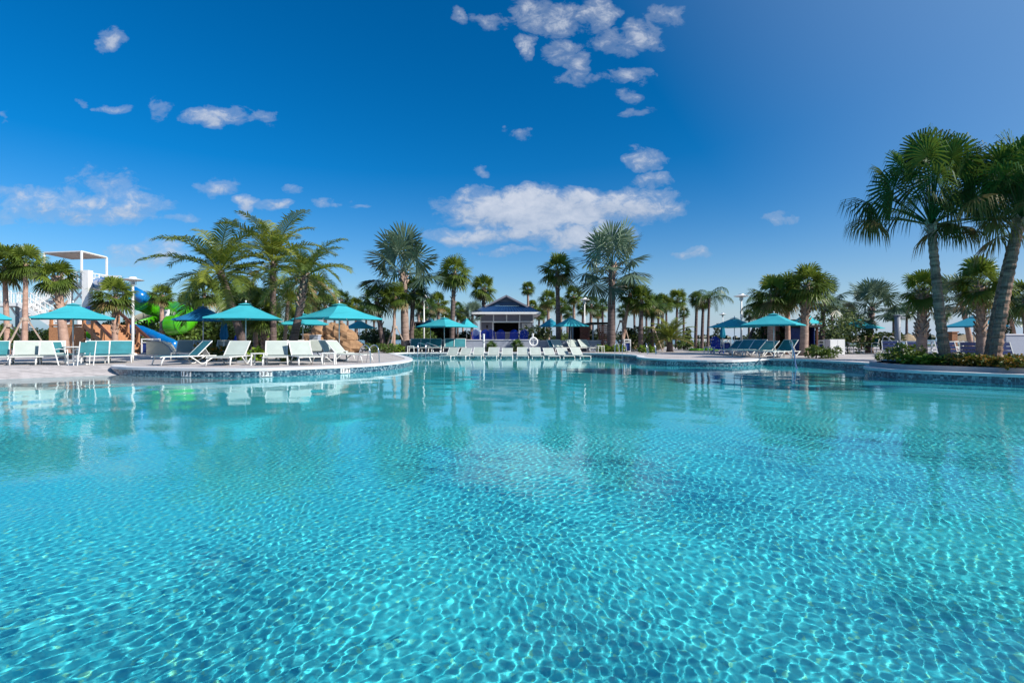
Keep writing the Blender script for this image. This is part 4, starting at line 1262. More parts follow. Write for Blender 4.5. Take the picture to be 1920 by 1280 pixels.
def rail(name, label, paths, cat='handrail', r=.024):
    root = empty(name, (0, 0, 0), 0, label, cat)
    root.location = Vector(paths[0][0])
    for p_ in paths:
        q = [Vector(a_) - root.location for a_ in crom([tuple(a2) for a2 in p_], 6)]
        MB().tube(q, r, 8).build('rail', M['steel'], root, smooth=True)
x_ = gx(1494, 23.3)
rail('handrail', 'tall curved steel handrail running down into the pool by the palm clump',
     [[(x_, 23.2, -.45), (x_ + .05, 23.5, -.1), (x_ + .35, 24.2, .45), (x_ + .75, 25.2, .82), (x_ + 1.25, 26.2, .95), (x_ + 1.5, 26.4, .80), (x_ + 1.5, 26.4, 0)]], r=.035)
for (px_, D0, D1, lab) in ((783, 35.2, 37.9, 'pair of steel handrails at the west end of the sun shelf'), (1214, 33.5, 35.5, 'short steel handrails by the dark palm behind the pool corner')):
    pp = []
    for s in (0, .55):
        a_ = gx(px_, D0) + s
        pp.append([(a_, D0, -.45), (a_, D0 + .1, .3), (a_ , D0 + .35, .72), (a_ + .3, D0 + 1.2, .62), (a_ + .6, D1, .35), (a_ + .62, D1 + .05, 0)])
    rail('handrail', lab, pp)
def ladder(px, D, rz, label):
    root = empty('pool_ladder', (gx(px, D), D, 0), R(rz), label, 'pool ladder')
    for s in (-.26, .26):
        q = crom([(s, -.28, -1.0), (s, -.28, .1), (s, -.22, .62), (s, .0, .78), (s, .3, .62), (s, .5, .0)], 6)
        MB().tube(q, .024, 8).build('rail', M['steel'], root, smooth=True)
    for z_ in (-.3, -.58, -.86):
        MB().box((0, -.28, z_), (.5, .1, .03)).build('rung', M['steel'], root)
ladder(1163, 34.2, -35, 'steel pool ladder near the east silver palm')
ladder(694, 22.3, 60, 'steel pool ladder at the tip of the peninsula')
root = empty('handrail', (gx(1655, 36), 36, 0), 0, 'white steel stair rail east of the round tan table', 'handrail')
for s in (0, .45):
    MB().tube(crom([(s, 0, 0), (s, 0, 1.05), (s + .25, 0, 1.15), (s + 1.0, .3, .7), (s + 1.05, .3, 0)], 5), .03, 8).build('rail', M['white'], root)

def lamp(px, D, h, label, s=1.0):
    root = empty('lamp_post', (gx(px, D), D, 0), 0, label, 'lamp post', 'white lamp posts with disc shades')
    MB().tube([(0, 0, 0), (0, 0, h - .45)], [.075 * s, .055 * s], 12).build('post', M['white'], root, smooth=True)
    MB().lathe([(.0, 0), (.2 * s, 0), (.2 * s, .05), (.09 * s, .12)], 14).build('base', M['white'], root)
    MB().tube([(0, 0, h - .45), (0, 0, h - .12)], .11 * s, 12).build('lantern', M['glass_lamp'], root)
    MB().lathe([(.12 * s, h - .2), (.48 * s, h - .12), (.50 * s, h - .09), (.18 * s, h + .02), (.16 * s, h + .09), (0, h + .1)], 20).build('shade', M['white'], root, smooth=False)
    for k in range(4):
        a = PI / 2 * k + .4
        MB().beam((math.cos(a) * .15 * s, math.sin(a) * .15 * s, h - .45), (math.cos(a) * .15 * s, math.sin(a) * .15 * s, h - .15), .02).build('bracket', M['white'], root)
lamp(249, 33, gz(522, 33), 'tall white lamp post between the timber stair and the green slide', 1.25)
lamp(795, 46, gz(555, 46), 'white lamp post west of the bar beside the silver palm', 1.0)
lamp(1096, 46, gz(560, 46), 'white lamp post by the cedar screened cabana', 1.0)
lamp(1390, 42, gz(553, 42), 'white lamp post behind the farther east parasol', 1.2)
lamp(1355, 70, gz(588, 70), 'small far lamp post above the furled lake-side parasol', 1.0)
root = empty('grey_post', (gx(1683, 33), 33, 0), 0, 'plain thick grey post with a small camera head behind the planter bowl', 'post')
MB().tube([(0, 0, 0), (0, 0, gz(592, 33))], .17, 14).build('post', M['greymetal'], root, smooth=True)
z_ = gz(592, 33)
MB().lathe([(0, z_), (.24, z_), (.24, z_ + .06), (0, z_ + .1)], 12).box((.25, -.1, z_ - .12), (.25, .16, .14)).build('camera_head', M['greymetal'], root)
for (px_, D_, h_, lab) in ((907, 36.9 + 1.2, 1.3, 'tall white bollard beside the in-water loungers west of the bar'), (999, 39.5, 1.35, 'white bollard beside the life ring')):
    root = empty('bollard', (gx(px_, D_), D_, 0), 0, lab, 'bollard', 'white bollards before the bar')
    MB().lathe([(0, 0), (.12, 0), (.12, .05), (.07, .06), (.07, h_), (.09, h_ + .01), (.09, h_ + .05), (0, h_ + .1)], 14).build('post', M['white'], root)
    MB().lathe([(.072, h_ * .55), (.078, h_ * .55), (.078, h_ * .62), (.072, h_ * .62)], 14).build('band', M['greymetal'], root)
root = empty('life_ring_stand', (gx(1000, 38.6), 38.6, 0), 0, 'white life ring on a stand behind the in-water loungers', 'life ring')
mb = MB()
ring = [(math.cos(2 * PI * k / 24) * .30, 0, .80 + math.sin(2 * PI * k / 24) * .30) for k in range(25)]
mb.tube(ring, .06, 8, cap=False); mb.build('ring', M['white'], root, smooth=True)
MB().beam((0, .1, 0), (0, .1, 1.2), .06).build('post', M['white'], root)
root = empty('cabinet', (gx(1554, 32.5) + .35, 32.5, 0), 0, 'tall white cabinet beside the pale flowering bush', 'cabinet')
MB().box((0, 0, .5), (.95, .6, 1.0)).build('body', M['whitewall'], root)
for s in (-1, 1):
    d_ = MB().box((s * .23, -.312, .5), (.44, .02, .92)).build('door', M['white'], root)
    MB().box((s * .05, -.335, .55), (.02, .03, .12)).build('handle', M['greymetal'], d_)
root = empty('floating_mat', (0, 0, 0), 0, 'pair'); bpy.data.objects.remove(root)
for (px_, lab) in ((1307, 'lime green foam mat lying on the deck, nearer the slim palms'), (1332, 'lime green foam mat lying on the deck, nearer the lone blue chair')):
    root = empty('foam_mat', (gx(px_, 43), 43, 0), .1, lab, 'foam mat', 'lime green foam mats')
    MB().lathe([(0, 0), (.55, 0), (.62, .06), (.6, .16), (.5, .2), (0, .16)], 20).build('mat', M['lime'], root, smooth=True)
    root.scale = (1.15, .8, 1)
# pool lift: blue seat and arm by the furled parasol
root = empty('pool_lift', (gx(424, 27.5), 27.5, 0), .5, 'blue pool lift seat beneath the furled blue parasol', 'pool lift')
MB().box((0, 0, .32), (.7, .6, .12)).build('seat', M['blue_plastic'], root)
MB().beam((.25, .2, .35), (.5, .45, 1.15), .5, .08, up=(1, 0, .3)).build('backrest', M['blue_plastic'], root)
MB().box((0, .1, .13), (.5, .5, .26)).build('base', M['navy'], root)
# white fibreglass splash shell beside the bin
root = empty('slide_runout', (gx(307, 33.5), 33.5, 0), .0, 'cream curved slide run-out wall beside the navy bin', 'slide run-out')
q = [(-.9, 0, .62), (-.3, 0, .60), (.25, 0, .48), (.6, 0, .28), (.8, 0, .02)]
mb = MB()
vs = []
for (a_, b_, c_) in q:
    vs += [(a_, -.35, c_ + .32 * (1 - abs(a_) * .3) if c_ > .3 else c_), (a_, .35, c_ + .32 * (1 - abs(a_) * .3) if c_ > .3 else c_), (a_, -.35, 0), (a_, .35, 0)]
fs = []
for i in range(4):
    k = i * 4
    fs += [(k, k + 4, k + 5, k + 1), (k, k + 2, k + 6, k + 4), (k + 1, k + 5, k + 7, k + 3)]
mb.raw(vs, fs + [(0, 1, 3, 2)]); mb.build('shell', M['slide_cream'], root)
MB().tube([(-.9, -.38, .95), (.1, -.38, .85), (.6, -.38, .5), (.85, -.38, .05)], .035, 8).build('rim', M['greymetal'], root)

# ------------------------------------------------------------------ rock mound and stone shelter
rnd = random.Random(21)
root = empty('rock_mound', (gx(624, 38), 38, 0), 0, 'tan boulder mound with a waterfall ledge behind the peninsula', 'rock mound')
for (cx, cz, rr) in ((-1.5, .9, .8), (-.9, 1.65, .6), (-.1, 1.75, .6), (.5, 1.6, .7), (1.0, 1.1, .75), (1.25, .45, .8), (.4, .7, .7), (-.7, .5, .8), (.0, 1.1, .6)):
    mb = MB()
    n_, m2 = 10, 7
    vs = []
    for j in range(m2 + 1):
        ph = PI * j / m2
        for k in range(n_):
            a = 2 * PI * k / n_
            r = rr * (1 + rnd.uniform(-.16, .16))
            vs.append((cx + r * math.sin(ph) * math.cos(a) * 1.1, r * math.sin(ph) * math.sin(a) * .9, max(-.05, cz + r * math.cos(ph) * .8)))
    mb.raw(vs, [(j * n_ + k, j * n_ + (k + 1) % n_, (j + 1) * n_ + (k + 1) % n_, (j + 1) * n_ + k) for j in range(m2) for k in range(n_)])
    mb.build('boulder', M['stone'], root)
root = empty('control_box', (gx(591, 33), 33, 0), 0, 'grey upright utility box before the rock mound', 'utility box')
MB().box((0, 0, .62), (.55, .5, 1.24)).build('body', M['greywall'], root)
MB().box((0, 0, 1.26), (.62, .57, .05)).build('lid', M['whitewall'], root)
MB().box((.05, -.262, .7), (.38, .02, .8)).build('door', M['greymetal'], root)
root = empty('stone_shelter', (gx(1190, 52), 52, 0), 0, 'small beige stone shelter with a low pitched top behind the pool ladder', 'shelter')
MB().box((0, 0, .85), (.85, .8, 1.0)).build('wall', mat('beige_stone', (.50, .41, .31), .9, var=.25, scale=8, bump=.5), root)
MB().box((0, 0, .18), (1.0, .95, .36)).build('plinth', M['stone'], root)
MB().raw([(-.55, -.5, 1.36), (.55, -.5, 1.36), (.55, .5, 1.36), (-.55, .5, 1.36), (0, -.5, 1.66), (0, .5, 1.66)], [(0, 1, 4), (2, 3, 5), (1, 2, 5, 4), (3, 0, 4, 5), (0, 3, 2, 1)]).build('roof', M['towel'], root)
MB().box((.12, -.41, .98), (.25, .03, .4)).build('opening', M['dark'], root)  # dark slab on the wall, coloured to stand for the shade inside
# huts, pillars, fence and wall on the east side
for (px_, D_, w_, lab) in ((1703, 46, 1.5, 'low thatched hut roof beside the grey post'), (1812, 46, 2.3, 'low thatched hut roof between the great palms'), (1625, 48, 3.0, 'low thatched hut roof behind the round dining table')):
    root = empty('thatched_hut', (gx(px_, D_), D_, 0), 0, lab, 'hut', 'low thatched huts by the lake')
    MB().lathe([(w_, .75), (w_ * 1.02, .70), (w_ * .5, 1.1), (.1, 1.42), (0, 1.45)], 14).build('roof', M['thatch'], root)
    for k in range(4):
        a = PI / 2 * k + PI / 4
        MB().tube([(math.cos(a) * w_ * .7, math.sin(a) * w_ * .7, 0), (math.cos(a) * w_ * .7, math.sin(a) * w_ * .7, .85)], .06, 8).build('post', M['wood'], root)
for (px_, D_, h_, lab) in ((1674, 40, 1.35, 'brown brick pillar beside the grey post'), (1775, 38, 1.35, 'brown brick pillar touching the upright great palm'), (1786, 36, 1.45, 'taller brown brick pillar in the gap between the great palms')):
    root = empty('brick_pillar', (gx(px_, D_), D_, 0), 0, lab, 'pillar', 'brown brick pillars by the lake')
    MB().box((0, 0, h_ / 2), (.38, .38, h_)).build('shaft', M['brick'], root)
    MB().box((0, 0, h_ + .04), (.5, .5, .08)).build('cap', M['brick'], root)
def fence(x0, x1, D, h, label):
    root = empty('rail_fence', (gx(x0, D), D, 0), 0, label, 'fence', 'white rail fences on the lake side')
    L = gx(x1, D) - gx(x0, D)
    for z_ in (h, h * .6, h * .25):
        MB().beam((0, 0, z_), (L, 0, z_), .04, .07).build('rail', M['white'], root)
    k = 0.0
    while k <= L + .01:
        MB().box((k, .05, h / 2 + .03), (.08, .08, h + .06)).build('post', M['white'], root)
        k += 2.0
fence(1690, 1870, 33, .85, 'white rail fence behind the navy loungers')
fence(1290, 1350, 56, .9, 'white rail fence on the lake side under the slim palms')
root = empty('grey_wall', (gx(1935, 27), 27, 0), 0, 'pale grey stucco wall with coping at the east edge', 'wall')
MB().box((0, 0, .62), (3.0, .3, 1.24)).build('wall_panel', M['greywall'], root)
MB().box((0, 0, 1.27), (3.1, .4, .06)).build('cap', M['whitewall'], root)

# ------------------------------------------------------------------ bar pavilion and terrace
KD = 52.0
ks = KD / F
TZ = .5
TX0, TX1 = gx(866, 41), gx(1010, 41)
root = empty('terrace_wall', (0, 0, 0), 0, 'low grey-blue terrace wall with pale cap in front of the bar', 'wall')
root.location = ((TX0 + TX1) / 2, 41, 0)
hw = (TX1 - TX0) / 2
MB().box((0, 0, .45), (hw * 2, .3, .9)).build('wall_panel', M['greywall'], root)
MB().box((0, 0, .93), (hw * 2 + .1, .42, .06)).build('cap', M['whitewall'], root)
root = empty('side_wall', (gx(815, 41.3), 41.3, 0), 0, 'grey wall behind the teal loungers west of the bar', 'wall')
MB().box((0, 0, .45), (4.2, .3, .9)).build('wall_panel', M['greywall'], root)
MB().box((0, 0, .92), (4.3, .4, .05)).build('cap', M['whitewall'], root)
root = empty('side_wall', (gx(1068, 41.3), 41.3, 0), 0, 'grey wall behind the pale loungers east of the bar', 'wall')
MB().box((0, 0, .42), (5.0, .3, .84)).build('wall_panel', M['greywall'], root)
MB().box((0, 0, .865), (5.1, .4, .05)).build('cap', M['whitewall'], root)
tag(MB().box(((TX0 + TX1) / 2 + .2, 49, TZ / 2 - .02), (9.4, 15.6, TZ)).build('bar_terrace', M['paving']), kind='structure')
palm('sabal_dark', 921, 40.4, 921, 650, 15, 4, 'spiky dark plant against the terrace wall west of centre', cat='plant', name='spiky_plant', bark='trunk_dark')
palm('sabal_dark', 970, 40.4, 970, 649, 17, 4, 'spiky dark plant against the terrace wall east of centre', cat='plant', name='spiky_plant', bark='trunk_dark')

root = empty('poolside_bar', (gx(949.5, KD), KD, TZ), 0, 'poolside bar pavilion with blue metal roof and white trim', 'bar')
def kx(px): return (px - 949.5) * ks
def kz(py): return gz(py, KD) - TZ
ev = kz(586)
W_ = kx(1013)
Dp = 5.4
bx0, bx1 = kx(901), kx(1000)
# roof: hip skirt and front gable
g = kx(989); gzz = kz(573.5)
mb = MB()
y0, y1 = -1.1, Dp + .8
mb.raw([(-W_, y0, ev), (W_, y0, ev), (W_, y1, ev), (-W_, y1, ev), (-g * .98, y0 + 1.2, gzz), (g * .98, y0 + 1.2, gzz), (g * .98, y1 - 1.2, gzz), (-g * .98, y1 - 1.2, gzz)],
       [(0, 1, 5, 4), (1, 2, 6, 5), (2, 3, 7, 6), (3, 0, 4, 7)])
za = kz(553)
for s in (-1, 1):
    mb.raw([(s * g * 1.04, y0 + .9, gzz - .02), (0, y0 + .9, za), (0, y1 - .9, za), (s * g * 1.04, y1 - .9, gzz - .02)], [(0, 1, 2, 3)])
    mb.raw([(s * g * 1.04, y0 + .9, gzz - .14), (0, y0 + .9, za - .12), (0, y1 - .9, za - .12), (s * g * 1.04, y1 - .9, gzz - .14)], [(0, 1, 2, 3)])
for k in range(23):       # standing seams
    f = -1 + 2 * k / 22
    mb.beam((f * W_ * .99, y0, ev + .02), (f * g * .97, y0 + 1.2, gzz + .02), .03, .05)
mb.build('roof', M['roofblue'], root)
mb = MB()
zb = gzz + .03
mb.raw([(-g, y0 + 1.3, zb), (g, y0 + 1.3, zb), (0, y0 + 1.3, za - .1)], [(0, 1, 2)])
gb = mb.build('gable', M['roofblue'], root)
mb = MB()
for s in (-1, 1):
    mb.beam((s * g * 1.02, y0 + .88, gzz - .1), (0, y0 + .88, za - .09), .06, .17)
mb.build('rake_trim', M['palegrey'], root)
zm = za - (za - gzz) * .55
wv = g * .5
MB().raw([(-wv, y0 + 1.25, zm), (wv, y0 + 1.25, zm), (0, y0 + 1.25, za - .2)], [(0, 1, 2)]).beam((-wv * 1.05, y0 + 1.2, zm), (wv * 1.05, y0 + 1.2, zm), .05, .12).build('gable_vent', M['palegrey'], root)
mb = MB()
mb.box((0, y0, ev - .09), (W_ * 2, .06, .2)).box((0, y1, ev - .09), (W_ * 2, .06, .2))
for s in (-1, 1):
    mb.box((s * W_, (y0 + y1) / 2, ev - .09), (.06, y1 - y0 - .07, .2))
mb.build('fascia', M['white'], root)
MB().box((0, (y0 + y1) / 2, ev - .21), (W_ * 2 - .1, y1 - y0 - .1, .04)).build('soffit', M['whitewall'], root)
fz0, fz1 = kz(603), kz(589)
mb = MB().box(((bx0 + bx1) / 2, 0, (fz0 + fz1) / 2), (bx1 - bx0, .14, fz1 - fz0))
mb.build('frieze', M['palegrey'], root)
mb = MB()
for z_ in (fz0, fz1):
    mb.box(((bx0 + bx1) / 2, -.09, z_), (bx1 - bx0 + .1, .09, .12))
for px_ in (901, 925.5, 950, 974.5, 1000):
    mb.box((kx(px_), -.1, (fz0 + fz1) / 2), (.12, .1, fz1 - fz0 - .12))
mb.build('frieze_trim', M['white'], root)
for px_ in (901, 999):
    MB().box((kx(px_), -.02, fz0 / 2 - .03), (.14, .14, fz0 - .06)).build('column', M['white'], root)
for px_ in (924, 974):
    MB().box((kx(px_), .42, fz0 / 2 - .03), (.16, .16, fz0 - .06)).build('column', M['white'], root)
MB().box((kx(912.5), .5, fz0 / 2), (kx(923) - kx(902), .1, fz0)).box((kx(987.5), .5, fz0 / 2), (kx(1000) - kx(975), .1, fz0)).box((0, Dp, fz0 / 2), (bx1 - bx0, .12, fz0)).build('wall', M['palegrey'], root)
for px_ in (903.5, 998):
    MB().box((kx(px_), .9, fz0 / 2), (.26, .5, fz0)).build('side_pier', M['redwood'], root)
for s, px_ in ((-1, 901), (1, 1000)):
    MB().box((kx(px_), Dp / 2 + .5, fz0 / 2), (.1, Dp - .8, fz0)).build('side_wall', M['palegrey'], root)
mb = MB()
for k in range(9):
    mb.box((kx(979.5) + .11 * k, .42, 1.15), (.09, .03, 1.9))
mb.build('shutter', M['white'], root)
MB().box((0, 1.0, .55), (kx(973) - kx(925), .5, 1.1)).build('counter', M['palegrey'], root)
MB().box((0, .9, 1.13), (kx(974) - kx(924), .8, .06)).build('counter_top', M['whitewall'], root)
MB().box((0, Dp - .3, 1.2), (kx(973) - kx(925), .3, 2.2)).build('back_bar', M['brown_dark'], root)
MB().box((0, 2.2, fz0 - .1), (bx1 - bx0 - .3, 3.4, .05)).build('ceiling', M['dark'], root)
for px_ in (913, 985):
    lt = MB().box((kx(px_), .36, fz0 - .5), (.16, .16, .28)).build('wall_lamp', M['dark'], root)

# cabanas
def cabana(px0, px1, D, zt, label, walls='dark', slat=False, opened=False):
    x0, x1 = gx(px0, D), gx(px1, D)
    w = x1 - x0
    root = empty('cabana', ((x0 + x1) / 2, D, 0), 0, label, 'cabana')
    for sx in (-1, 1):
        for sy in (0, 2.6):
            MB().box((sx * (w / 2 - .08), sy, zt / 2), (.12, .12, zt)).build('post', M['wood_dark'] if not slat else M['greymetal'], root)
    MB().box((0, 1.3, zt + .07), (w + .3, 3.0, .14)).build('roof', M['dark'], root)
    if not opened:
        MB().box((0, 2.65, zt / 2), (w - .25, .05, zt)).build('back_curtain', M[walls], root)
    for s in (() if opened else (-1, 1)):
        MB().box((s * (w / 2 - .16), 1.3, zt / 2), (.05, 2.3, zt)).build('side_curtain', M[walls], root)
    if slat:
        mb = MB()
        for k in range(13):
            mb.box((w / 2 - .45, -.08, .22 + k * (zt - .3) / 12.5), (.85, .04, .13))
        mb.build('cedar_screen', M['redwood'], root)
    MB().box((0, 1.4, .32), (w * .6, .8, .3)).box((0, 1.9, .6), (w * .6, .2, .5)).build('sofa', M['pale_sling'], root)
cabana(776, 850, 50, gz(604, 50) - .1, 'dark flat-roofed cabana west of the bar behind the parasols')
cabana(1072, 1106, 44, gz(607, 44) - .1, 'dark curtained cabana with cedar slats behind the vented parasol', slat=True)
cabana(1110, 1142, 42, gz(605, 42) - .1, 'open cabana with wide cedar slat screen beside the east silver palm', walls='dark', slat=True, opened=True)
cabana(1512, 1534, 34, gz(612, 34) - .05, 'narrow cabana with closed navy curtains behind the palm clump', walls='navy')
cabana(1458, 1500, 38, gz(600, 38) - .1, 'brown timber cabana hidden among the clump of cabbage palms', walls='redwood')

# ------------------------------------------------------------------ timber stair
root = empty('timber_stair', (gx(246, 34), 34, 0), 0, 'broad brown timber stair climbing towards the slides', 'stair')
B0 = Vector((0, 0, 0)); T0 = Vector((gx(190, 37.5) - gx(246, 34), 3.5, 2.05))
run = Vector((T0.x, T0.y, 0)); wdir = Vector((-run.y, run.x, 0)).normalized()
if wdir.x < 0: wdir = -wdir
hwid = .95
NST = 12
for k in range(NST):
    c = B0.lerp(T0, (k + .5) / NST)
    a_, b_ = c - wdir * hwid, c + wdir * hwid
    MB().beam(a_ + Vector((0, 0, .0)), b_, .40, .05).build('tread', M['wood'], root)
    rr_ = c - run.normalized() * .2 + Vector((0, 0, -.10))
    MB().beam(rr_ - wdir * hwid, rr_ + wdir * hwid, .03, .16).build('riser', M['wood'], root)
for s in (-1, 1):
    o_ = wdir * hwid * s * 1.06
    MB().beam(B0 + o_ + Vector((0, 0, -.02)), T0 + o_ + Vector((0, 0, -.02)), .07, .36).build('stringer', M['wood'], root)
    for k in range(4):
        c = B0.lerp(T0, k / 3) + o_
        MB().box((c.x, c.y, c.z / 2 + .5), (.17, .17, c.z + 1.1)).build('post', M['wood'], root)
    up_ = Vector((0, 0, 1.08))
    MB().beam(B0 + o_ + up_, T0 + o_ + up_, .15, .06).build('handrail', M['wood_dark'], root)
    MB().beam(B0 + o_ + up_ * .86, T0 + o_ + up_ * .86, .05, .10).build('handrail', M['wood'], root)
c = T0 + Vector((-1.6, 1.0, 0))
MB().box((c.x, c.y, T0.z - .04), (3.6, 3.0, .12)).build('landing', M['wood'], root)
MB().box((c.x - .6, c.y - 1.45, T0.z / 2 - .1), (2.4, .08, T0.z - .15)).build('skirt', M['wood'], root)
for k in range(3):
    MB().box((c.x - 1.7 + 1.5 * k, c.y - 1.4, T0.z / 2 + .5), (.16, .16, T0.z + 1.1)).build('post', M['wood'], root)

# ------------------------------------------------------------------ slide tower
TD = 46.0
def tp(px, py, dy=0.0):
    q = P(px, py, TD)
    return Vector((q.x - gx(120, TD), dy, q.z))
root = empty('slide_tower', (gx(120, TD), TD, 0), 0, 'white steel slide tower with stairs and a tan shade canopy', 'slide tower')
def railing(a, b, h=1.05, n_=8, name='railing'):
    a, b = Vector(a), Vector(b)
    mb = MB()
    up_ = Vector((0, 0, h))
    mb.beam(a + up_, b + up_, .07).beam(a + up_ * .12, b + up_ * .12, .05).beam(a + up_ * .55, b + up_ * .55, .04)
    for k in range(n_ + 1):
        q = a.lerp(b, k / n_)
        mb.beam(q, q + up_, .05)
    mb.build(name, M['white'], root)
zU = tp(0, 533).z; zL = tp(0, 569).z
xa, xb = tp(118, 0).x, tp(166, 0).x
MB().box(((xa + xb) / 2, 1.6, zU - .12), (xb - xa, 3.6, .26)).build('upper_platform', M['white'], root)
railing((xa, -.2, zU), (xb, -.2, zU)); railing((xb, -.2, zU), (xb, 3.4, zU)); railing((xa, 3.4, zU), (xb, 3.4, zU))
xc, xd = tp(-15, 0).x, tp(60, 0).x
MB().box(((xc + xd) / 2, .2, zL - .14), (xd - xc, 2.4, .28)).build('lower_platform', M['white'], root)
railing((xc, -1.0, zL), (xd - .9, -1.0, zL), n_=12); railing((xc, 1.4, zL), (xd, 1.4, zL), n_=12)
for (p0, p1, yy) in (((62, 569), (120, 534), .9), ((58, 572), (122, 612), -.6)):
    a, b = tp(*p0), tp(*p1)
    for dy in (-.55, .55):
        MB().beam(a + Vector((0, yy + dy, 0)), b + Vector((0, yy + dy, 0)), .07, .34).build('stringer', M['white'], root)
        railing(a + Vector((0, yy + dy, .1)), b + Vector((0, yy + dy, .1)), 1.0, 7)
    mb = MB()
    for k in range(12):
        q = a.lerp(b, (k + .5) / 12) + Vector((0, yy, 0))
        mb.box(q, (.28, 1.0, .04))
    mb.build('stair_treads', M['concrete'], root)
a = tp(61, 595)
for (px_, w_, py_, yy, mt) in ((33, .62, 572, .4, 'greymetal'), (57, .5, 572, -.5, 'white'), (171, .55, 508, -.4, 'white'), (128, .30, 536, .2, 'white'), (160, .30, 536, .3, 'concrete')):
    q = tp(px_, py_)
    MB().box((q.x, yy, q.z / 2), (w_, w_, q.z)).build('column', M[mt], root)
mb = MB()
mb.beam(tp(130, 536) + Vector((0, .2, 0)), tp(158, 568) + Vector((0, .2, 0)), .12).beam(tp(158, 536) + Vector((0, .3, 0)), tp(130, 568) + Vector((0, .3, 0)), .12)
mb.beam(tp(20, 575), tp(31, 592), .12).beam(tp(72, 574), tp(60, 590), .12)
mb.build('bracing', M['white'], root)
zc = gz(472, 45.6)
c1 = Vector((gx(153, 45.6) - root.location.x, -.4, zc))
c2 = Vector((gx(200, 49.0) - root.location.x, 3.0, zc))
c0 = Vector((gx(83, 46.3) - root.location.x, .3, zc))
c3 = c0 + c2 - c1
MB().raw([c0, c1, c2, c3, c0 + Vector((0, 0, -.08)), c1 + Vector((0, 0, -.08)), c2 + Vector((0, 0, -.08)), c3 + Vector((0, 0, -.08))],
         [(0, 1, 2, 3), (7, 6, 5, 4), (0, 4, 5, 1), (1, 5, 6, 2), (2, 6, 7, 3), (3, 7, 4, 0)]).build('canopy', M['canopy_tan'], root)
mb = MB()
for a, b in ((c0, c1), (c1, c2), (c2, c3), (c3, c0)):
    mb.beam(a + Vector((0, 0, .05)), b + Vector((0, 0, .05)), .10)
mb.build('canopy_frame', M['white'], root)
for c_, zb_ in ((c1, zU), (c2, zU - .2), (c0, zU)):
    MB().beam((c_.x, c_.y, zb_), (c_.x, c_.y, c_.z), .13).build('canopy_post', M['white'], root)
MB().box((xb + .9, 2.2, zU - .1), (2.2, 1.6, .2)).build('slide_gate', M['white'], root)
railing((xb, 1.2, zU), (xb + 2.0, 1.2, zU), .9, 5)

def slide(name, label, ctrl, r, mtl, arc=None, sup=()):
    pts = crom([tuple(P(a_, b_, c_)) for a_, b_, c_ in ctrl], 7)
    base = Vector((pts[0][0], pts[0][1], 0))
    root = empty(name, base, 0, label, 'water slide')
    q = [Vector(p_) - base for p_ in pts]
    if arc:
        mb = MB().tube(q, r, 12, arc=arc, ref=(0, 0, 1)).tube(q, r * 1.05, 12, arc=arc, ref=(0, 0, 1))
    else:
        mb = MB().tube(q, r, 16)
    mb.build('chute', M[mtl], root, smooth=True)
    for i in range(0, len(q) - 1, 6):
        fl = MB()
        t_ = (q[i + 1] - q[i]).normalized() * .05
        if arc: fl.tube([q[i] - t_, q[i] + t_], r * 1.12, 12, arc=arc, ref=(0, 0, 1))
        else: fl.tube([q[i] - t_, q[i] + t_], r * 1.05, 16)
        fl.build('flange', M[mtl], root)
    for (px_, py_, D_) in sup:
        s_ = P(px_, py_, D_) - base
        MB().tube([(s_.x, s_.y, 0), (s_.x, s_.y, s_.z)], .2, 12).build('support', M['concrete'], root, smooth=True)
low = (PI, 2 * PI)
slide('tube_slide', 'bright blue closed tube slide leaving the tower top', [(184, 532, 46.5), (198, 530, 44.5), (218, 533, 43), (240, 543, 42), (262, 554, 41), (270, 560, 41.5)], .46, 'slide_blue')
slide('tube_slide', 'bright green slide bending around behind the lamp post', [(266, 565, 41.5), (286, 574, 42.5), (312, 580, 43), (336, 586, 42.5), (349, 596, 41), (340, 607, 40), (318, 610, 40)], .78, 'slide_green', sup=((313, 580, 41.5),))
slide('open_flume', 'green open flume low under the slides', [(345, 592, 46), (310, 588, 46.5), (280, 595, 46), (250, 608, 45), (215, 617, 44), (170, 622, 44)], .62, 'slide_green', low, sup=((262, 606, 45.4),))
slide('open_flume', 'cream open flume behind the white lamp post', [(298, 583, 47.5), (275, 587, 47.5), (250, 597, 47.4), (232, 606, 47)], .6, 'slide_cream', low)
slide('open_flume', 'navy open flume sloping over the first turquoise parasol', [(118, 590, 40), (150, 580, 40.2), (184, 573, 40.6)], .62, 'slide_navy', low, sup=((150, 590, 40.2),))
slide('open_flume', 'teal open flume joining the navy one', [(184, 573, 40.6), (208, 567, 41), (235, 562, 42), (256, 556, 43)], .60, 'slide_teal', low)
slide('tube_slide', 'low blue tube slide reaching the ground behind the navy bin', [(250, 616, 39), (268, 621, 38.5), (290, 630, 38), (312, 640, 37.5), (330, 649, 37)], .36, 'slide_blue')

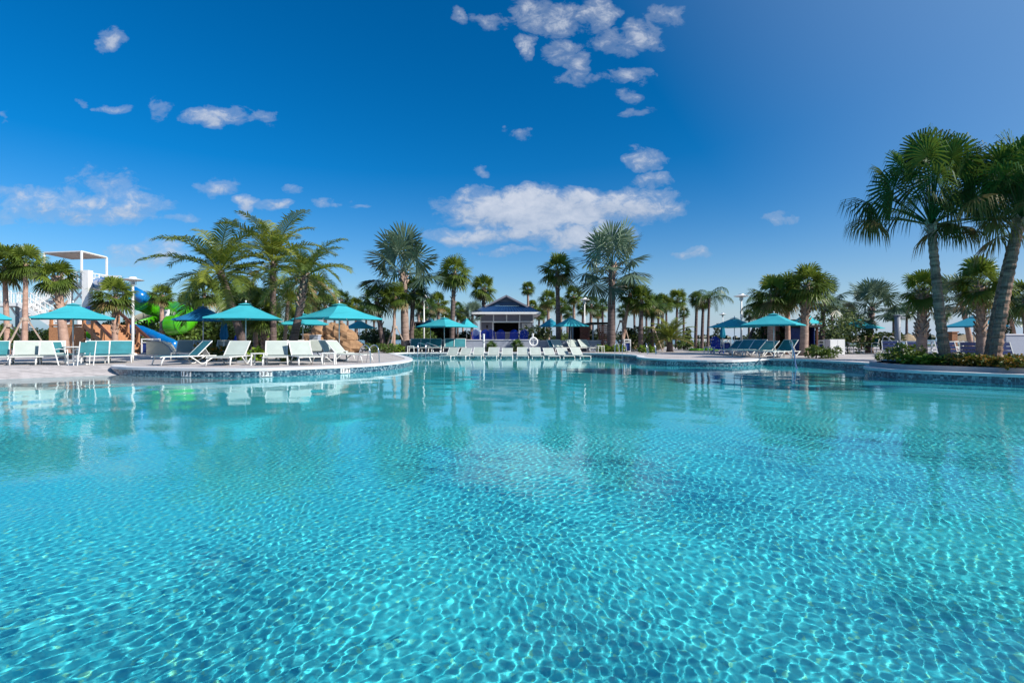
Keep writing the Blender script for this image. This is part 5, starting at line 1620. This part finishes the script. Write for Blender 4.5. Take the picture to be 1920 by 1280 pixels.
# ------------------------------------------------------------------ depth marks on the waterline tiles
def depth_mark(px, txt, label, tile=True, ring=False):
    # find the wall point seen at this column
    best = None
    for i in range(len(curveA) - 1):
        (x0, y0), (x1, y1) = curveA[i], curveA[i + 1]
        for k in range(8):
            s = k / 8
            x, y = x0 + (x1 - x0) * s, y0 + (y1 - y0) * s
            if y > 5 and abs(x / y * F + 960 - px) < 3 and (best is None or y < best[1]):
                best = (x, y, math.atan2(y1 - y0, x1 - x0))
    x, y, a = best
    if math.cos(a) < 0: a += PI
    root = empty('depth_mark', (x, y, -.185), a, label, 'depth mark')
    w = .30 * len(txt) + .02 if tile else .9
    nrm = -.02
    if tile:
        for k in range(len(txt)):
            MB().box(((k - (len(txt) - 1) / 2) * .135, nrm, 0), (.13, .012, .19)).build('tile', M['mark_white'], root)
    for k, ch in enumerate(txt):
        fc = bpy.data.curves.new('letter', 'FONT'); fc.body = ch; fc.size = .20; fc.align_x = 'CENTER'; fc.align_y = 'CENTER'; fc.extrude = .004; fc.offset = .004
        fo = bpy.data.objects.new('letter_curve', fc)
        me_ = bpy.data.meshes.new_from_object(fo); bpy.data.objects.remove(fo)
        me_.materials.append(M['mark_black'] if tile else M['mark_white'])
        fo = bpy.data.objects.new('letter', me_); COL.objects.link(fo); fo.parent = root
        fo.location = ((k - (len(txt) - 1) / 2) * .135, nrm - .012, 0); fo.rotation_euler = (PI / 2, 0, 0)
    if ring:
        c_ = [(math.cos(2 * PI * k / 20) * .085 + .34, nrm, math.sin(2 * PI * k / 20) * .085) for k in range(21)]
        MB().tube(c_, .014, 6, cap=False).beam((.28, nrm, .06), (.40, nrm, -.06), .02).build('no_diving_sign', M['mark_white'], root)
depth_mark(349, '1FT', 'black depth figures on white tiles on the shaded west part of the peninsula')
depth_mark(500, '3FT', 'black depth figures on white tiles below the squarely facing pale lounger')
depth_mark(648, '1FT', 'black depth figures on white tiles on the sunlit curve of the peninsula')
depth_mark(1255, '3FT', 'pale depth figures on the shaded waterline below the pool corner', tile=False, ring=True)
depth_mark(1490, '3FT', 'pale depth figures and no-diving sign beside the tall curved handrail', tile=False, ring=True)

for k_ in list(LG.values()) + list(PS.values()) + [ST, CH, AC]:
    if not USED.get(id_of(k_)) and k_.get('label') is None:
        for c_ in kids(k_): bpy.data.objects.remove(c_)
        bpy.data.objects.remove(k_)
